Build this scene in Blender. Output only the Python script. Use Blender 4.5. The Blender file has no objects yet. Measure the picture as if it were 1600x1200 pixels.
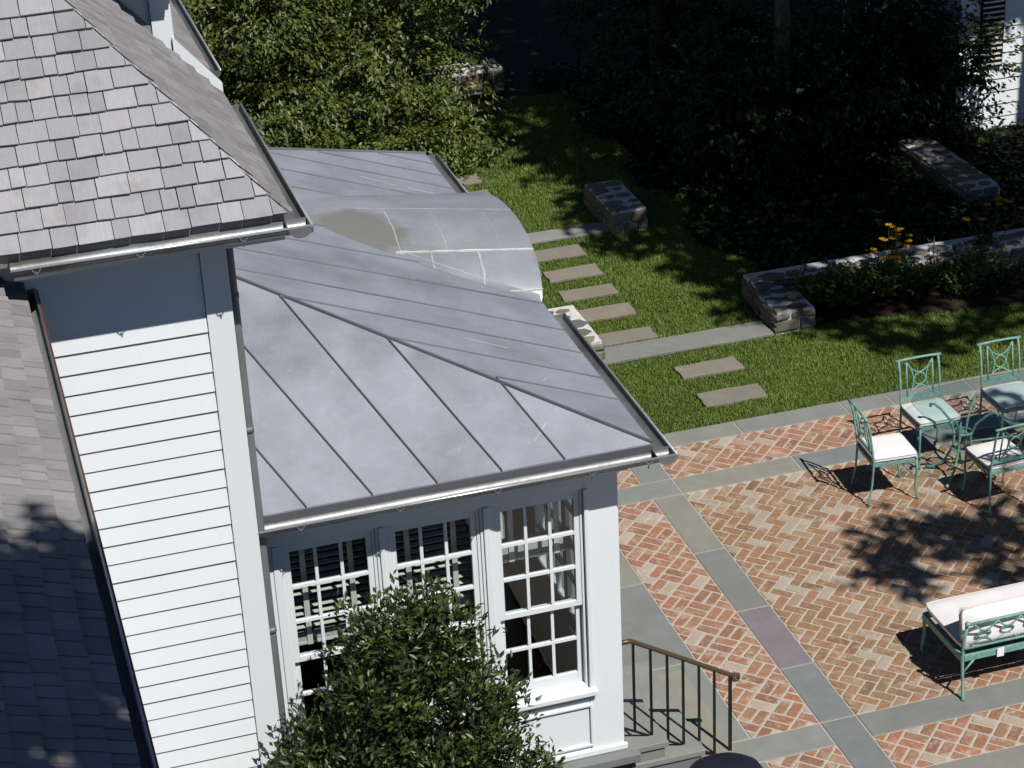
import bpy, bmesh, math, random
import numpy as np
from mathutils import Vector, Matrix
R = math.radians
random.seed(7); rng = np.random.default_rng(11)
scene = bpy.context.scene
col = scene.collection

# ------------------------------------------------------------------ camera
cam_d = bpy.data.cameras.new('camera'); cam = bpy.data.objects.new('camera', cam_d); col.objects.link(cam)
cam.location = (-6.1159, -16.2492, 9.8605)
cam.rotation_euler = (1.1075, 0.0455, -0.2934)
cam_d.sensor_width = 36; cam_d.lens = 74.69; cam_d.clip_start = 0.1; cam_d.clip_end = 800
scene.camera = cam
# ------------------------------------------------------------------ sky and sun
SUN = Vector((0.172, -0.553, 0.815)).normalized()          # towards the sun
world = bpy.data.worlds.new('World'); scene.world = world; world.use_nodes = True
wn = world.node_tree; wn.nodes.clear()
sky = wn.nodes.new('ShaderNodeTexSky'); sky.sky_type = 'NISHITA'; sky.sun_disc = False
sky.sun_elevation = math.asin(SUN.z); sky.sun_rotation = math.atan2(SUN.x, SUN.y)
sky.altitude = 0; sky.air_density = 0.6; sky.dust_density = 0.0; sky.ozone_density = 4.0
bg = wn.nodes.new('ShaderNodeBackground'); bg.inputs[1].default_value = 0.06
wo = wn.nodes.new('ShaderNodeOutputWorld')
wn.links.new(sky.outputs[0], bg.inputs[0]); wn.links.new(bg.outputs[0], wo.inputs[0])
sd = bpy.data.lights.new('sun', 'SUN'); sd.energy = 5.0; sd.angle = R(0.53); sd.color = (1.0, 0.98, 0.945)
so = bpy.data.objects.new('sun', sd); col.objects.link(so); so.location = (10, -20, 30)
so.rotation_euler = SUN.to_track_quat('Z', 'Y').to_euler()
# ------------------------------------------------------------------ exposure
vs = scene.view_settings; vs.view_transform = 'Standard'; vs.look = 'None'; vs.gamma = 1; vs.exposure = 0.0
vs.use_curve_mapping = False
scene.cycles.max_bounces = 8; scene.cycles.diffuse_bounces = 1; scene.cycles.transparent_max_bounces = 16

# ================================================================== helpers
def tag(o, label=None, cat=None, group=None, kind=None):
    if label: o['label'] = label
    if cat: o['category'] = cat
    if group: o['group'] = group
    if kind: o['kind'] = kind
    return o
def empty(name, loc=(0, 0, 0), label=None, cat=None, group=None, parent=None, rz=0, kind=None):
    o = bpy.data.objects.new(name, None); col.objects.link(o); o.location = loc; o.rotation_euler = (0, 0, rz)
    o.empty_display_size = 0.1
    if parent: o.parent = parent
    return tag(o, label, cat, group, kind)
def copy_tree(o, parent=None):
    c = o.copy(); col.objects.link(c); c.parent = parent
    for ch in o.children: copy_tree(ch, c)
    return c
class MB:
    def __init__(s): s.v = []; s.f = []
    def add(s, vs_, fs_):
        b = len(s.v); s.v += [tuple(map(float, p)) for p in vs_]; s.f += [tuple(i + b for i in f) for f in fs_]; return s
    def box(s, x0, x1, y0, y1, z0, z1):
        x0, x1 = min(x0, x1), max(x0, x1); y0, y1 = min(y0, y1), max(y0, y1); z0, z1 = min(z0, z1), max(z0, z1)
        return s.add([(x0,y0,z0),(x1,y0,z0),(x1,y1,z0),(x0,y1,z0),(x0,y0,z1),(x1,y0,z1),(x1,y1,z1),(x0,y1,z1)],
                     [(0,3,2,1),(4,5,6,7),(0,1,5,4),(1,2,6,5),(2,3,7,6),(3,0,4,7)])
    def prism(s, poly, d):
        # poly: 3D points (convex or not) ; d: offset vector; poly wound so that its normal is opposite to d
        n = len(poly); d = Vector(d)
        vs_ = [Vector(p) for p in poly] + [Vector(p) + d for p in poly]
        fs_ = [tuple(range(n)), tuple(range(2*n-1, n-1, -1))] + [((i+1) % n, i, i+n, (i+1) % n + n) for i in range(n)]
        return s.add(vs_, fs_)
    def tube(s, pts, r, n=8, caps=True, closed=False):
        pts = [Vector(p) for p in pts]; m = len(pts); rs = r if isinstance(r, (list, tuple)) else [r]*m
        vs_ = []; fs_ = []
        up = None
        for i in range(m):
            a = pts[(i-1) % m] if (closed or i > 0) else pts[i]; b = pts[(i+1) % m] if (closed or i < m-1) else pts[i]
            t = (b - a).normalized() if (b-a).length > 1e-9 else Vector((0,0,1))
            if up is None:
                up = Vector((0,0,1)) if abs(t.z) < .9 else Vector((1,0,0))
            u = (up - t*up.dot(t)).normalized(); w = t.cross(u); up = u
            for k in range(n):
                an = 2*math.pi*k/n; vs_.append(pts[i] + (u*math.cos(an) + w*math.sin(an))*rs[i])
        for i in range(m if closed else m-1):
            j = (i+1) % m
            for k in range(n):
                k2 = (k+1) % n; fs_.append((i*n+k, i*n+k2, j*n+k2, j*n+k))
        if caps and not closed: fs_ += [tuple(range(n-1, -1, -1)), tuple(range((m-1)*n, m*n))]
        return s.add(vs_, fs_)
    def sphere(s, c, r, n=8, m=6, sc=(1,1,1)):
        vs_ = []; fs_ = []
        for i in range(m+1):
            th = math.pi*i/m
            for k in range(n):
                a = 2*math.pi*k/n
                vs_.append((c[0]+r*sc[0]*math.sin(th)*math.cos(a), c[1]+r*sc[1]*math.sin(th)*math.sin(a), c[2]+r*sc[2]*math.cos(th)))
        for i in range(m):
            for k in range(n):
                k2 = (k+1) % n; fs_.append((i*n+k, (i+1)*n+k, (i+1)*n+k2, i*n+k2))
        return s.add(vs_, fs_)
    def grid(s, fn, nu, nv):
        vs_ = [fn(i/nu, j/nv) for i in range(nu+1) for j in range(nv+1)]
        fs_ = [(i*(nv+1)+j, (i+1)*(nv+1)+j, (i+1)*(nv+1)+j+1, i*(nv+1)+j+1) for i in range(nu) for j in range(nv)]
        return s.add(vs_, fs_)
    def mesh(s, name, mat, smooth=False, fix=False):
        me = bpy.data.meshes.new(name); me.from_pydata(s.v, [], s.f); me.materials.append(mat)
        if fix:
            bm = bmesh.new(); bm.from_mesh(me); bmesh.ops.recalc_face_normals(bm, faces=bm.faces); bm.to_mesh(me); bm.free()
        if smooth:
            me.polygons.foreach_set('use_smooth', [True]*len(me.polygons))
        me.update(); return me
    def build(s, name, mat, parent=None, smooth=False, bevel=0, fix=False, seg=2, angle=40):
        o = bpy.data.objects.new(name, s.mesh(name, mat, smooth, fix)); col.objects.link(o)
        if parent: o.parent = parent
        if bevel:
            b = o.modifiers.new('bevel', 'BEVEL'); b.width = bevel; b.segments = seg; b.limit_method = 'ANGLE'; b.angle_limit = R(angle)
        return o
def link(name, me, parent=None, loc=(0,0,0), rz=0):
    o = bpy.data.objects.new(name, me); col.objects.link(o); o.location = loc; o.rotation_euler = (0,0,rz)
    if parent: o.parent = parent
    return o
def np_mesh(name, V, F, mat, attr=None):
    """V (n,3) F (m,k) numpy -> mesh, optional per-face float attribute 'var'"""
    me = bpy.data.meshes.new(name); n = len(V); m, k = F.shape
    me.vertices.add(n); me.vertices.foreach_set('co', V.astype(np.float32).ravel())
    me.loops.add(m*k); me.loops.foreach_set('vertex_index', F.astype(np.int32).ravel())
    me.polygons.add(m); me.polygons.foreach_set('loop_start', np.arange(0, m*k, k, dtype=np.int32))
    if attr is not None:
        a = me.attributes.new('var', 'FLOAT', 'FACE'); a.data.foreach_set('value', attr.astype(np.float32))
    me.materials.append(mat); me.update(calc_edges=True); me.validate(); return me
def clip_poly(poly, a, b, c):
    """keep a*x+b*y<=c"""
    out = []
    for i in range(len(poly)):
        p, q = poly[i], poly[(i+1) % len(poly)]
        dp = a*p[0]+b*p[1]-c; dq = a*q[0]+b*q[1]-c
        if dp <= 1e-9: out.append(p)
        if (dp < -1e-9 and dq > 1e-9) or (dp > 1e-9 and dq < -1e-9):
            t = dp/(dp-dq); out.append((p[0]+t*(q[0]-p[0]), p[1]+t*(q[1]-p[1])))
    return out
def area(poly): return .5*abs(sum(poly[i][0]*poly[(i+1)%len(poly)][1]-poly[(i+1)%len(poly)][0]*poly[i][1] for i in range(len(poly))))

# ================================================================== materials
class NT:
    def __init__(s, name):
        s.m = bpy.data.materials.new(name); s.m.use_nodes = True; s.t = s.m.node_tree; s.n = s.t.nodes; s.l = s.t.links
        s.b = s.n['Principled BSDF']; s.out = s.n['Material Output']
    def new(s, t, **kw):
        n = s.n.new(t)
        for k, v in kw.items(): setattr(n, k, v)
        return n
    def tc(s, kind='Object', scale=(1,1,1), rot=(0,0,0)):
        t = s.new('ShaderNodeTexCoord'); m = s.new('ShaderNodeMapping'); m.inputs['Scale'].default_value = scale; m.inputs['Rotation'].default_value = rot
        s.l.new(t.outputs[kind], m.inputs[0]); return m.outputs[0]
    def pos(s, scale=(1,1,1), rot=(0,0,0)):
        t = s.new('ShaderNodeNewGeometry'); m = s.new('ShaderNodeMapping'); m.inputs['Scale'].default_value = scale; m.inputs['Rotation'].default_value = rot
        s.l.new(t.outputs['Position'], m.inputs[0]); return m.outputs[0]
    def noise(s, vec, scale, detail=4, rough=.55, out=0):
        n = s.new('ShaderNodeTexNoise'); n.inputs['Scale'].default_value = scale; n.inputs['Detail'].default_value = detail; n.inputs['Roughness'].default_value = rough
        s.l.new(vec, n.inputs['Vector']); return n.outputs[out]
    def ramp(s, fac, stops, interp='LINEAR'):
        r = s.new('ShaderNodeValToRGB'); r.color_ramp.interpolation = interp; e = r.color_ramp.elements
        while len(e) < len(stops): e.new(.5)
        for i, (p, c) in enumerate(stops):
            e[i].position = p; e[i].color = (c if len(c) == 4 else (*c, 1)) if isinstance(c, tuple) else (c, c, c, 1)
        s.l.new(fac, r.inputs[0]); return r.outputs[0]
    def mix(s, fac, a, b, mode='MIX'):
        m = s.new('ShaderNodeMix', data_type='RGBA', blend_type=mode)
        for sock, v in ((m.inputs[0], fac), (m.inputs[6], a), (m.inputs[7], b)):
            if isinstance(v, (int, float)): sock.default_value = v
            elif isinstance(v, tuple): sock.default_value = v if len(v) == 4 else (*v, 1)
            else: s.l.new(v, sock)
        return m.outputs[2]
    def math(s, op, a, b=None):
        m = s.new('ShaderNodeMath', operation=op)
        for sock, v in ((m.inputs[0], a), (m.inputs[1], b)):
            if v is None: continue
            if isinstance(v, (int, float)): sock.default_value = v
            else: s.l.new(v, sock)
        return m.outputs[0]
    def attr(s, name, out='Fac'):
        a = s.new('ShaderNodeAttribute', attribute_name=name); return a.outputs[out]
    def rand(s): return s.new('ShaderNodeObjectInfo').outputs['Random']
    def set(s, **kw):
        names = dict(base='Base Color', rough='Roughness', metal='Metallic', spec='Specular IOR Level', trans='Transmission Weight', coat='Coat Weight', sheen='Sheen Weight')
        for k, v in kw.items():
            i = s.b.inputs[names[k]]
            if isinstance(v, (int, float)): i.default_value = v
            elif isinstance(v, tuple): i.default_value = (*v, 1) if len(v) == 3 else v
            else: s.l.new(v, i)
        return s
    def bump(s, h, strength=.3, dist=.01):
        b = s.new('ShaderNodeBump'); b.inputs['Strength'].default_value = strength; b.inputs['Distance'].default_value = dist
        s.l.new(h, b.inputs['Height']); s.l.new(b.outputs[0], s.b.inputs['Normal']); return s
M = {}
def paint(name, c, rough=.5, dirt=.06, bump=.05):
    n = NT(name); v = n.pos()
    d = n.noise(v, 1.7, 6); d2 = n.noise(n.pos((14, 14, 2)), 3, 4)
    cc = n.mix(n.math('MULTIPLY', n.ramp(d, [(.42, 0.0), (.75, 1.0)]), dirt*4), c, tuple(x*.86 for x in c))
    cc = n.mix(n.math('MULTIPLY', n.ramp(d2, [(.45, 0.0), (.8, 1.0)]), dirt*2), cc, tuple(x*y for x, y in zip(c, (.8, .8, .76))))
    n.set(base=cc, rough=rough, spec=.35); n.bump(n.noise(v, 60, 3), bump, .002); M[name] = n.m
paint('white_paint', (.77, .80, .81)); paint('trim_paint', (.74, .77, .78), .4)
paint('interior', (.33, .335, .33), .7); paint('blind', (.72, .70, .64), .5)
paint('black_iron', (.009, .009, .009), .4); paint('bronze', (.07, .05, .03), .3)
n = NT('floor_wood'); n.set(base=(.05, .03, .018), rough=.35); M['floor_wood'] = n.m
def lead(name, base, rough, metal, blot, stain=None):
    n = NT(name); off = n.math('MULTIPLY', n.rand(), 41.0)
    def sh(vec):
        q = n.new('ShaderNodeVectorMath', operation='ADD'); n.l.new(vec, q.inputs[0]); n.l.new(off, q.inputs[1]); return q.outputs[0]
    v = sh(n.pos())
    a = n.noise(v, 1.4, 6, .62); b = n.noise(sh(n.pos((1, 1, 1), (0, 0, .5))), 4.5, 8, .68); c = n.noise(v, 23, 4, .6)
    k = n.ramp(a, [(.3, tuple(x*(1-blot) for x in base)), (.52, base), (.75, tuple(min(1, x*(1+blot*.75)) for x in base))])
    k = n.mix(n.math('MULTIPLY', n.ramp(b, [(.48, 0.), (.68, 1.)]), .35*min(1, blot*3)), k, (base[0]*.72, base[1]*.72, base[2]*.69))
    br = n.ramp(n.noise(n.pos((1, 1, 1), (0, 0, 1.1)), 2.3, 5, .7), [(.56, 0.), (.66, 1.)])
    k = n.mix(n.math('MULTIPLY', br, .28*min(1, blot*3)), k, (base[0]*.8, base[1]*.74, base[2]*.58))
    spk = n.ramp(c, [(.62, 0.), (.72, 1.)])
    k = n.mix(n.math('MULTIPLY', spk, .25), k, tuple(min(1, x*1.6) for x in base))
    if stain:      # one brown rain stain with a shape of its own
        dd = n.new('ShaderNodeVectorMath', operation='DISTANCE'); n.l.new(n.pos(), dd.inputs[0]); dd.inputs[1].default_value = stain[0]
        mk = n.ramp(n.math('ADD', n.math('DIVIDE', dd.outputs['Value'], stain[1]), n.math('MULTIPLY', n.math('SUBTRACT', b, .5), .9)), [(.75, 1.), (1., 0.)])
        k = n.mix(n.math('MULTIPLY', mk, .75), k, (.235, .225, .18))
    n.set(base=k, metal=metal, spec=.4)
    n.set(rough=n.ramp(b, [(.3, rough*.8), (.7, min(1, rough*1.25))]))
    n.bump(n.mix(.35, n.noise(v, 1.8, 2), n.noise(v, 9, 3)), .35, .022); M[name] = n.m
lead('lead_roof', (.30, .317, .36), .46, .2, .3)
lead('lead_barrel', (.38, .392, .415), .33, .35, .22, ((-3.1, -1.0, 3.5), .42))
lead('lead_gutter', (.20, .205, .205), .42, .4, .6)
lead('lead_seam', (.115, .12, .135), .55, .2, .2)
lead('lead_pipe', (.20, .21, .22), .5, .3, .2); lead('lead_wing', (.27, .275, .275), .5, .25, .2)
lead('lead_bead', (.55, .56, .57), .3, .6, .3); lead('solder', (.68, .69, .64), .38, .35, .3)
n = NT('copper_edge'); n.set(base=(.17, .045, .035), rough=.5, metal=.2); M['copper_edge'] = n.m
def shingle(name, base, warm):
    n = NT(name); r = n.rand(); va = n.attr('var'); rr = n.math('FRACT', n.math('ADD', r, va))
    v = n.pos(); g = n.noise(n.pos((30, 4, 4), (0, 0, 0)), 3, 5, .7) if warm == 0 else n.noise(n.pos((4, 30, 4)), 3, 5, .7)
    blot = n.noise(v, 5, 5, .6)
    c = n.ramp(rr, [(0, tuple(x*.80 for x in base)), (.2, tuple(x*.93 for x in base)), (.6, base), (.85, (base[0]*1.12, base[1]*1.1, base[2]*1.08)), (1, tuple(x*1.2 for x in base))])
    c = n.mix(n.math('MULTIPLY', n.ramp(g, [(.35, 0.), (.75, 1.)]), .36), c, (base[0]*.62, base[1]*.58, base[2]*.55))
    c = n.mix(n.math('MULTIPLY', n.ramp(blot, [(.5, 0.), (.78, 1.)]), .5), c, (base[0]*.55, base[1]*.5, base[2]*.46))
    n.set(base=c, rough=.85, spec=.2); n.bump(g, .5, .006); M[name] = n.m
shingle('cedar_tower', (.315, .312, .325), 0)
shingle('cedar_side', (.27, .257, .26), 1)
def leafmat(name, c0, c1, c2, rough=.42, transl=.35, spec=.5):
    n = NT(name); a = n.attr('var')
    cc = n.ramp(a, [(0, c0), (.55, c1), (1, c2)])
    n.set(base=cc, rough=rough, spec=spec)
    t = n.new('ShaderNodeBsdfTranslucent'); n.l.new(n.mix(1.0, cc, (1.5, 1.6, .6), 'MULTIPLY'), t.inputs[0])
    ms = n.new('ShaderNodeMixShader'); ms.inputs[0].default_value = transl
    n.l.new(n.b.outputs[0], ms.inputs[1]); n.l.new(t.outputs[0], ms.inputs[2]); n.l.new(ms.outputs[0], n.out.inputs[0]); M[name] = n.m
leafmat('beech_leaf', (.03, .05, .011), (.088, .115, .024), (.215, .23, .055), .4, .26, .4)
leafmat('dark_leaf', (.012, .02, .006), (.024, .04, .010), (.055, .075, .018), .55, .2, .25)
leafmat('shrub_leaf', (.012, .026, .007), (.032, .058, .013), (.115, .145, .032), .38, .15, .35)
leafmat('canopy_leaf', (.02, .035, .01), (.035, .06, .015), (.06, .09, .02), .5, .12)
leafmat('perennial_leaf', (.03, .06, .012), (.06, .11, .02), (.10, .16, .035), .45, .3)
leafmat('grass_blade', (.09, .14, .026), (.172, .242, .054), (.28, .32, .10), .5, .35, .25)
leafmat('yellow_petal', (.55, .26, .008), (.7, .36, .01), (.75, .42, .02), .5, .25, .2)
leafmat('lilac_spike', (.12, .10, .16), (.2, .17, .24), (.3, .27, .32), .6, .2, .2)
n = NT('bark'); g = n.noise(n.tc('Object', (6, 6, 1)), 8, 6); n.set(base=n.ramp(g, [(.3, (.03, .024, .018)), (.7, (.10, .085, .07))]), rough=.9); n.bump(g, .6, .03); M['bark'] = n.m
# ground covers
n = NT('soil'); v = n.pos(); g = n.noise(v, 6, 8, .7); n.set(base=n.ramp(g, [(.3, (.012, .010, .006)), (.6, (.028, .022, .013)), (.8, (.05, .042, .024))]), rough=.95, spec=.1); n.bump(g, .8, .05); M['soil'] = n.m
n = NT('mulch'); v = n.pos(); g = n.noise(v, 38, 6, .75); n.set(base=n.ramp(g, [(.3, (.02, .013, .008)), (.6, (.06, .04, .025)), (.8, (.13, .09, .06))]), rough=.95, spec=.1); n.bump(g, 1, .03); M['mulch'] = n.m
n = NT('turf'); v = n.pos(); g = n.noise(v, 45, 5, .7); g2 = n.noise(v, 2.2, 4)
n.set(base=n.mix(n.ramp(g2, [(.35, 0.), (.65, 1.)]), n.ramp(g, [(.3, (.035, .06, .011)), (.7, (.075, .12, .022))]), n.ramp(g, [(.3, (.045, .06, .013)), (.7, (.095, .125, .03))])), rough=.9, spec=.1); n.bump(g, 1, .03); M['turf'] = n.m
# masonry
n = NT('mortar'); v = n.pos(); g = n.noise(v, 30, 6, .7); n.set(base=n.ramp(g, [(.3, (.36, .31, .25)), (.6, (.46, .41, .345)), (.8, (.54, .49, .42))]), rough=.95, spec=.15); n.bump(g, .5, .004); M['mortar'] = n.m
def brick(name, ramp, haze):
    n = NT(name); rr = n.math('FRACT', n.math('ADD', n.rand(), n.attr('var'))); v = n.pos()
    g = n.noise(v, 70, 5, .7); h = n.noise(v, 7.5, 6, .72); w = n.noise(v, 1.3, 3, .6); sp = n.noise(v, 26, 4, .65)
    c = n.ramp(rr, ramp)
    c = n.mix(n.math('MULTIPLY', n.ramp(g, [(.3, 0.), (.75, 1.)]), .4), c, n.mix(.5, c, (.09, .05, .03)))
    edge = n.ramp(sp, [(.48, 0.), (.66, 1.)])
    c = n.mix(n.math('MULTIPLY', edge, .3), c, (.40, .31, .22))
    hz = n.math('MULTIPLY', n.ramp(h, [(.50, 0.), (.64, 1.)]), n.ramp(w, [(.36, .15), (.62, 1.)]))
    c = n.mix(n.math('MULTIPLY', hz, haze), c, (.50, .43, .35))
    n.set(base=c, rough=.9, spec=.2); n.bump(g, .5, .004); M[name] = n.m
brick('brick_tan', [(0, (.20, .105, .06)), (.22, (.285, .155, .085)), (.45, (.25, .155, .085)), (.66, (.315, .15, .08)), (.8, (.29, .18, .105)), (.87, (.35, .285, .215)), (1, (.40, .34, .27))], .6)
brick('brick_red', [(0, (.22, .105, .064)), (.25, (.30, .145, .085)), (.5, (.335, .16, .095)), (.75, (.29, .16, .10)), (.88, (.37, .14, .078)), (.94, (.39, .31, .245)), (1, (.42, .35, .29))], .85)
def stone(name, cs, sc=1.0, rough=.8, bump=.3):
    n = NT(name); rr = n.math('FRACT', n.math('ADD', n.rand(), n.attr('var'))); v = n.pos()
    a = n.noise(v, 3.2*sc, 6, .65); b = n.noise(v, 40*sc, 5, .7); d = n.noise(v, 9*sc, 5, .6)
    c = n.ramp(rr, [(i/max(1, len(cs)-1), x) for i, x in enumerate(cs)])
    c = n.mix(n.math('MULTIPLY', n.ramp(a, [(.35, 0.), (.7, 1.)]), .5), c, n.mix(1., c, (.70, .68, .60), 'MULTIPLY'))
    c = n.mix(n.math('MULTIPLY', n.ramp(d, [(.52, 0.), (.75, 1.)]), .35), c, n.mix(1., c, (1.35, 1.25, 1.05), 'MULTIPLY'))
    c = n.mix(n.math('MULTIPLY', b, .22), c, n.mix(1., c, (.6, .6, .6), 'MULTIPLY'))
    n.set(base=c, rough=rough, spec=.25); n.bump(n.mix(.5, b, d), bump, .006); M[name] = n.m
stone('bluestone', [(.20, .215, .215), (.26, .265, .24), (.185, .195, .20), (.275, .26, .215), (.22, .235, .215), (.245, .25, .245)])
stone('bluestone_violet', [(.215, .195, .21), (.21, .19, .205)])
stone('step_stone', [(.225, .20, .165), (.245, .215, .175), (.20, .185, .16)], 1, .85)
stone('field_stone', [(.10, .095, .08), (.17, .155, .12), (.22, .16, .11), (.13, .13, .125), (.24, .21, .165), (.19, .13, .10)], 1.6, .9, .8)
stone('grey_path', [(.30, .29, .29), (.26, .25, .26)], 1, .85)
n = NT('wall_mortar'); v = n.pos(); g = n.noise(v, 14, 6, .7); n.set(base=n.ramp(g, [(.3, (.46, .45, .43)), (.65, (.68, .67, .64))]), rough=.95, spec=.15); n.bump(g, 1, .02); M['wall_mortar'] = n.m
# furniture
n = NT('verdigris'); v = n.tc(); g = n.noise(v, 30, 5, .7); n.set(base=n.ramp(g, [(.3, (.10, .22, .19)), (.55, (.17, .34, .29)), (.8, (.27, .44, .38))]), rough=.5, spec=.4); n.bump(g, .2, .002); M['verdigris'] = n.m
n = NT('cushion'); v = n.tc(); g = n.noise(v, 160, 3); g2 = n.noise(v, 4, 4)
n.set(base=n.ramp(g2, [(.3, (.72, .69, .67)), (.7, (.80, .77, .75))]), rough=.9, spec=.15, sheen=.2); n.bump(n.mix(.75, g, g2), .35, .008); M['cushion'] = n.m
n = NT('cushion_piping'); n.set(base=(.60, .54, .52), rough=.9); M['cushion_piping'] = n.m
n = NT('tag_paper'); n.set(base=(.8, .8, .78), rough=.6); M['tag_paper'] = n.m
n = NT('cover_fabric'); v = n.tc(); g = n.noise(v, 5, 4); n.set(base=(.010, .011, .022), rough=.6, spec=.3); n.bump(g, .6, .03); M['cover_fabric'] = n.m
def glass(name, tint, refl=1.0):
    n = NT(name); n.n.remove(n.b)
    tr = n.new('ShaderNodeBsdfTransparent'); tr.inputs[0].default_value = (*tint, 1)
    gl = n.new('ShaderNodeBsdfGlossy'); gl.inputs['Roughness'].default_value = .02; gl.inputs[0].default_value = (1, 1, 1, 1)
    lwt = n.new('ShaderNodeLayerWeight'); lwt.inputs[0].default_value = .5      # symmetric Schlick term, so sun also passes inwards
    f = n.math('ADD', n.math('MULTIPLY', n.math('POWER', lwt.outputs['Facing'], 4.0), .85*refl), .055*refl)
    ms = n.new('ShaderNodeMixShader'); n.l.new(f, ms.inputs[0]); n.l.new(tr.outputs[0], ms.inputs[1]); n.l.new(gl.outputs[0], ms.inputs[2])
    n.l.new(ms.outputs[0], n.out.inputs[0]); M[name] = n.m
glass('window_glass', (.80, .85, .84)); glass('table_glass', (.74, .84, .83), 1.0)

# ================================================================== ground
g = MB(); g.add([(-300,-300,-.06),(300,-300,-.06),(300,300,-.06),(-300,300,-.06)], [(0,1,2,3)])
tag(g.build('ground', M['soil']), kind='structure')
lw = MB(); lw.add([(-2.0,1.19,-.02),(9,1.19,-.02),(9,3.6,-.02),(2.9,3.6,-.02),(2.6,6,-.02),(2.5,11.5,-.02),(-2.0,11.5,-.02)], [(0,1,2,3,4,5,6)])
tag(lw.build('lawn', M['turf']), kind='structure')
# planting bed in front of the low wall
bed = MB(); front = [(2.62,2.93),(2.9,2.98),(3.4,2.86),(4.0,2.72),(4.8,2.62),(5.8,2.5),(8.5,2.4)]
vv = [(x,y,-.005) for x,y in front]+[(x,3.5,.02) for x,y in front]
bed.add(vv, [(i,i+1,i+8,i+7) for i in range(6)])
tag(bed.build('planting_bed', M['mulch']), kind='structure')
def bed_front(x): return float(np.interp(x, [p[0] for p in front], [p[1] for p in front]))

# ================================================================== patio
W = .305; XL = -.886; YE = -3.762; YB = .897; YA = 1.19
patio = MB(); patio.add([(-2.05,-9,-.008),(9,-9,-.008),(9,YA,-.008),(-2.05,YA,-.008)], [(0,1,2,3)])
patio = tag(patio.build('patio', M['mortar']), kind='structure')
def slab_mesh(poly, z0, z1, inset=.006, jit=0):
    """bevelled prism from a ccw 2D polygon centred on its own middle"""
    cx = sum(p[0] for p in poly)/len(poly); cy = sum(p[1] for p in poly)/len(poly); n_ = len(poly)
    pts = [(p[0]-cx, p[1]-cy) for p in poly]
    def ins(d):
        out = []
        for i in range(n_):
            a, b, c = Vector(pts[i-1]), Vector(pts[i]), Vector(pts[(i+1) % n_])
            e1 = (b-a).normalized(); e2 = (c-b).normalized(); n1 = Vector((-e1.y, e1.x)); n2 = Vector((-e2.y, e2.x))
            k = (n1+n2); k = k/max(.35, k.length_squared/2) if k.length > 1e-6 else n1
            out.append(b + k*d)
        return out
    top = ins(inset)
    vs_ = [(p[0], p[1], z0) for p in pts]+[(p[0], p[1], z1-inset*.8) for p in pts]+[(p.x, p.y, z1) for p in top]
    fs_ = [tuple(range(2*n_, 3*n_))]
    for i in range(n_):
        j = (i+1) % n_; fs_ += [(i, j, n_+j, n_+i), (n_+i, n_+j, 2*n_+j, 2*n_+i)]
    return vs_, fs_, (cx, cy)
def add_slab(poly, mat, z=.0, name='paving_slab', parent=None, rough=0):
    if rough:
        q = []
        for i in range(len(poly)):
            a, b = poly[i], poly[(i+1) % len(poly)]
            for k in range(4):
                t = k/4; q.append((a[0]+(b[0]-a[0])*t+random.uniform(-rough, rough), a[1]+(b[1]-a[1])*t+random.uniform(-rough, rough)))
        poly = q
    vs_, fs_, c = slab_mesh(poly, z-.03, z, .005)
    o = MB().add(vs_, fs_).build(name, mat, parent); o.location = (c[0], c[1], random.uniform(-.0015, .0015)); return o
def rect(x0, x1, y0, y1, g=.007): return [(x0+g, y0+g), (x1-g, y0+g), (x1-g, y1-g), (x0+g, y1-g)]
# vertical band, its slabs down the picture
for i, (y0, y1) in enumerate([(-.0+W, YB), (-1.05, 0), (-2.06, -1.05), (-2.98, -2.06), (YE, -2.98), (-5.2, YE), (-6.4, -5.2)]):
    add_slab(rect(-W, 0, y0, y1), M['bluestone_violet'] if i == 3 else M['bluestone'], parent=patio)
xs = [-2.04, -.0, 1.22, 2.3, 3.6, 5.2, 7, 9]
for a, b in zip(xs[:-1], xs[1:]): add_slab(rect(a, b, 0, W), M['bluestone'], parent=patio)
xs = [-1.25, -W, ]; 
for a, b in ((-2.04, -1.22), (-1.22, -W), (0, 1.52), (1.52, 2.6), (2.6, 4), (4, 6)): add_slab(rect(a, b, YE-W, YE), M['bluestone'], parent=patio)
xs = [-2.04, -.6, .98, 2.12, 2.62, 3.5, 4.6, 6, 9]
for a, b in zip(xs[:-1], xs[1:]): add_slab(rect(a, b, YB, YA), M['bluestone'], parent=patio)
# wide apron beside the house wall
for a, b in ((-3.76, -2.62), (-2.62, -1.35), (-1.35, 0)): add_slab(rect(-2.04, XL, a, b), M['bluestone'], parent=patio)
for a, b in ((-6.6, -5.3), (-5.3, YE-W)): add_slab(rect(-2.04, XL, a, b), M['bluestone'], parent=patio)
for a, b in ((0, 1.1), (1.1, 2.4), (2.4, 4)): add_slab(rect(a, b, -4.85, -4.545), M['bluestone'], parent=patio)
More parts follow.
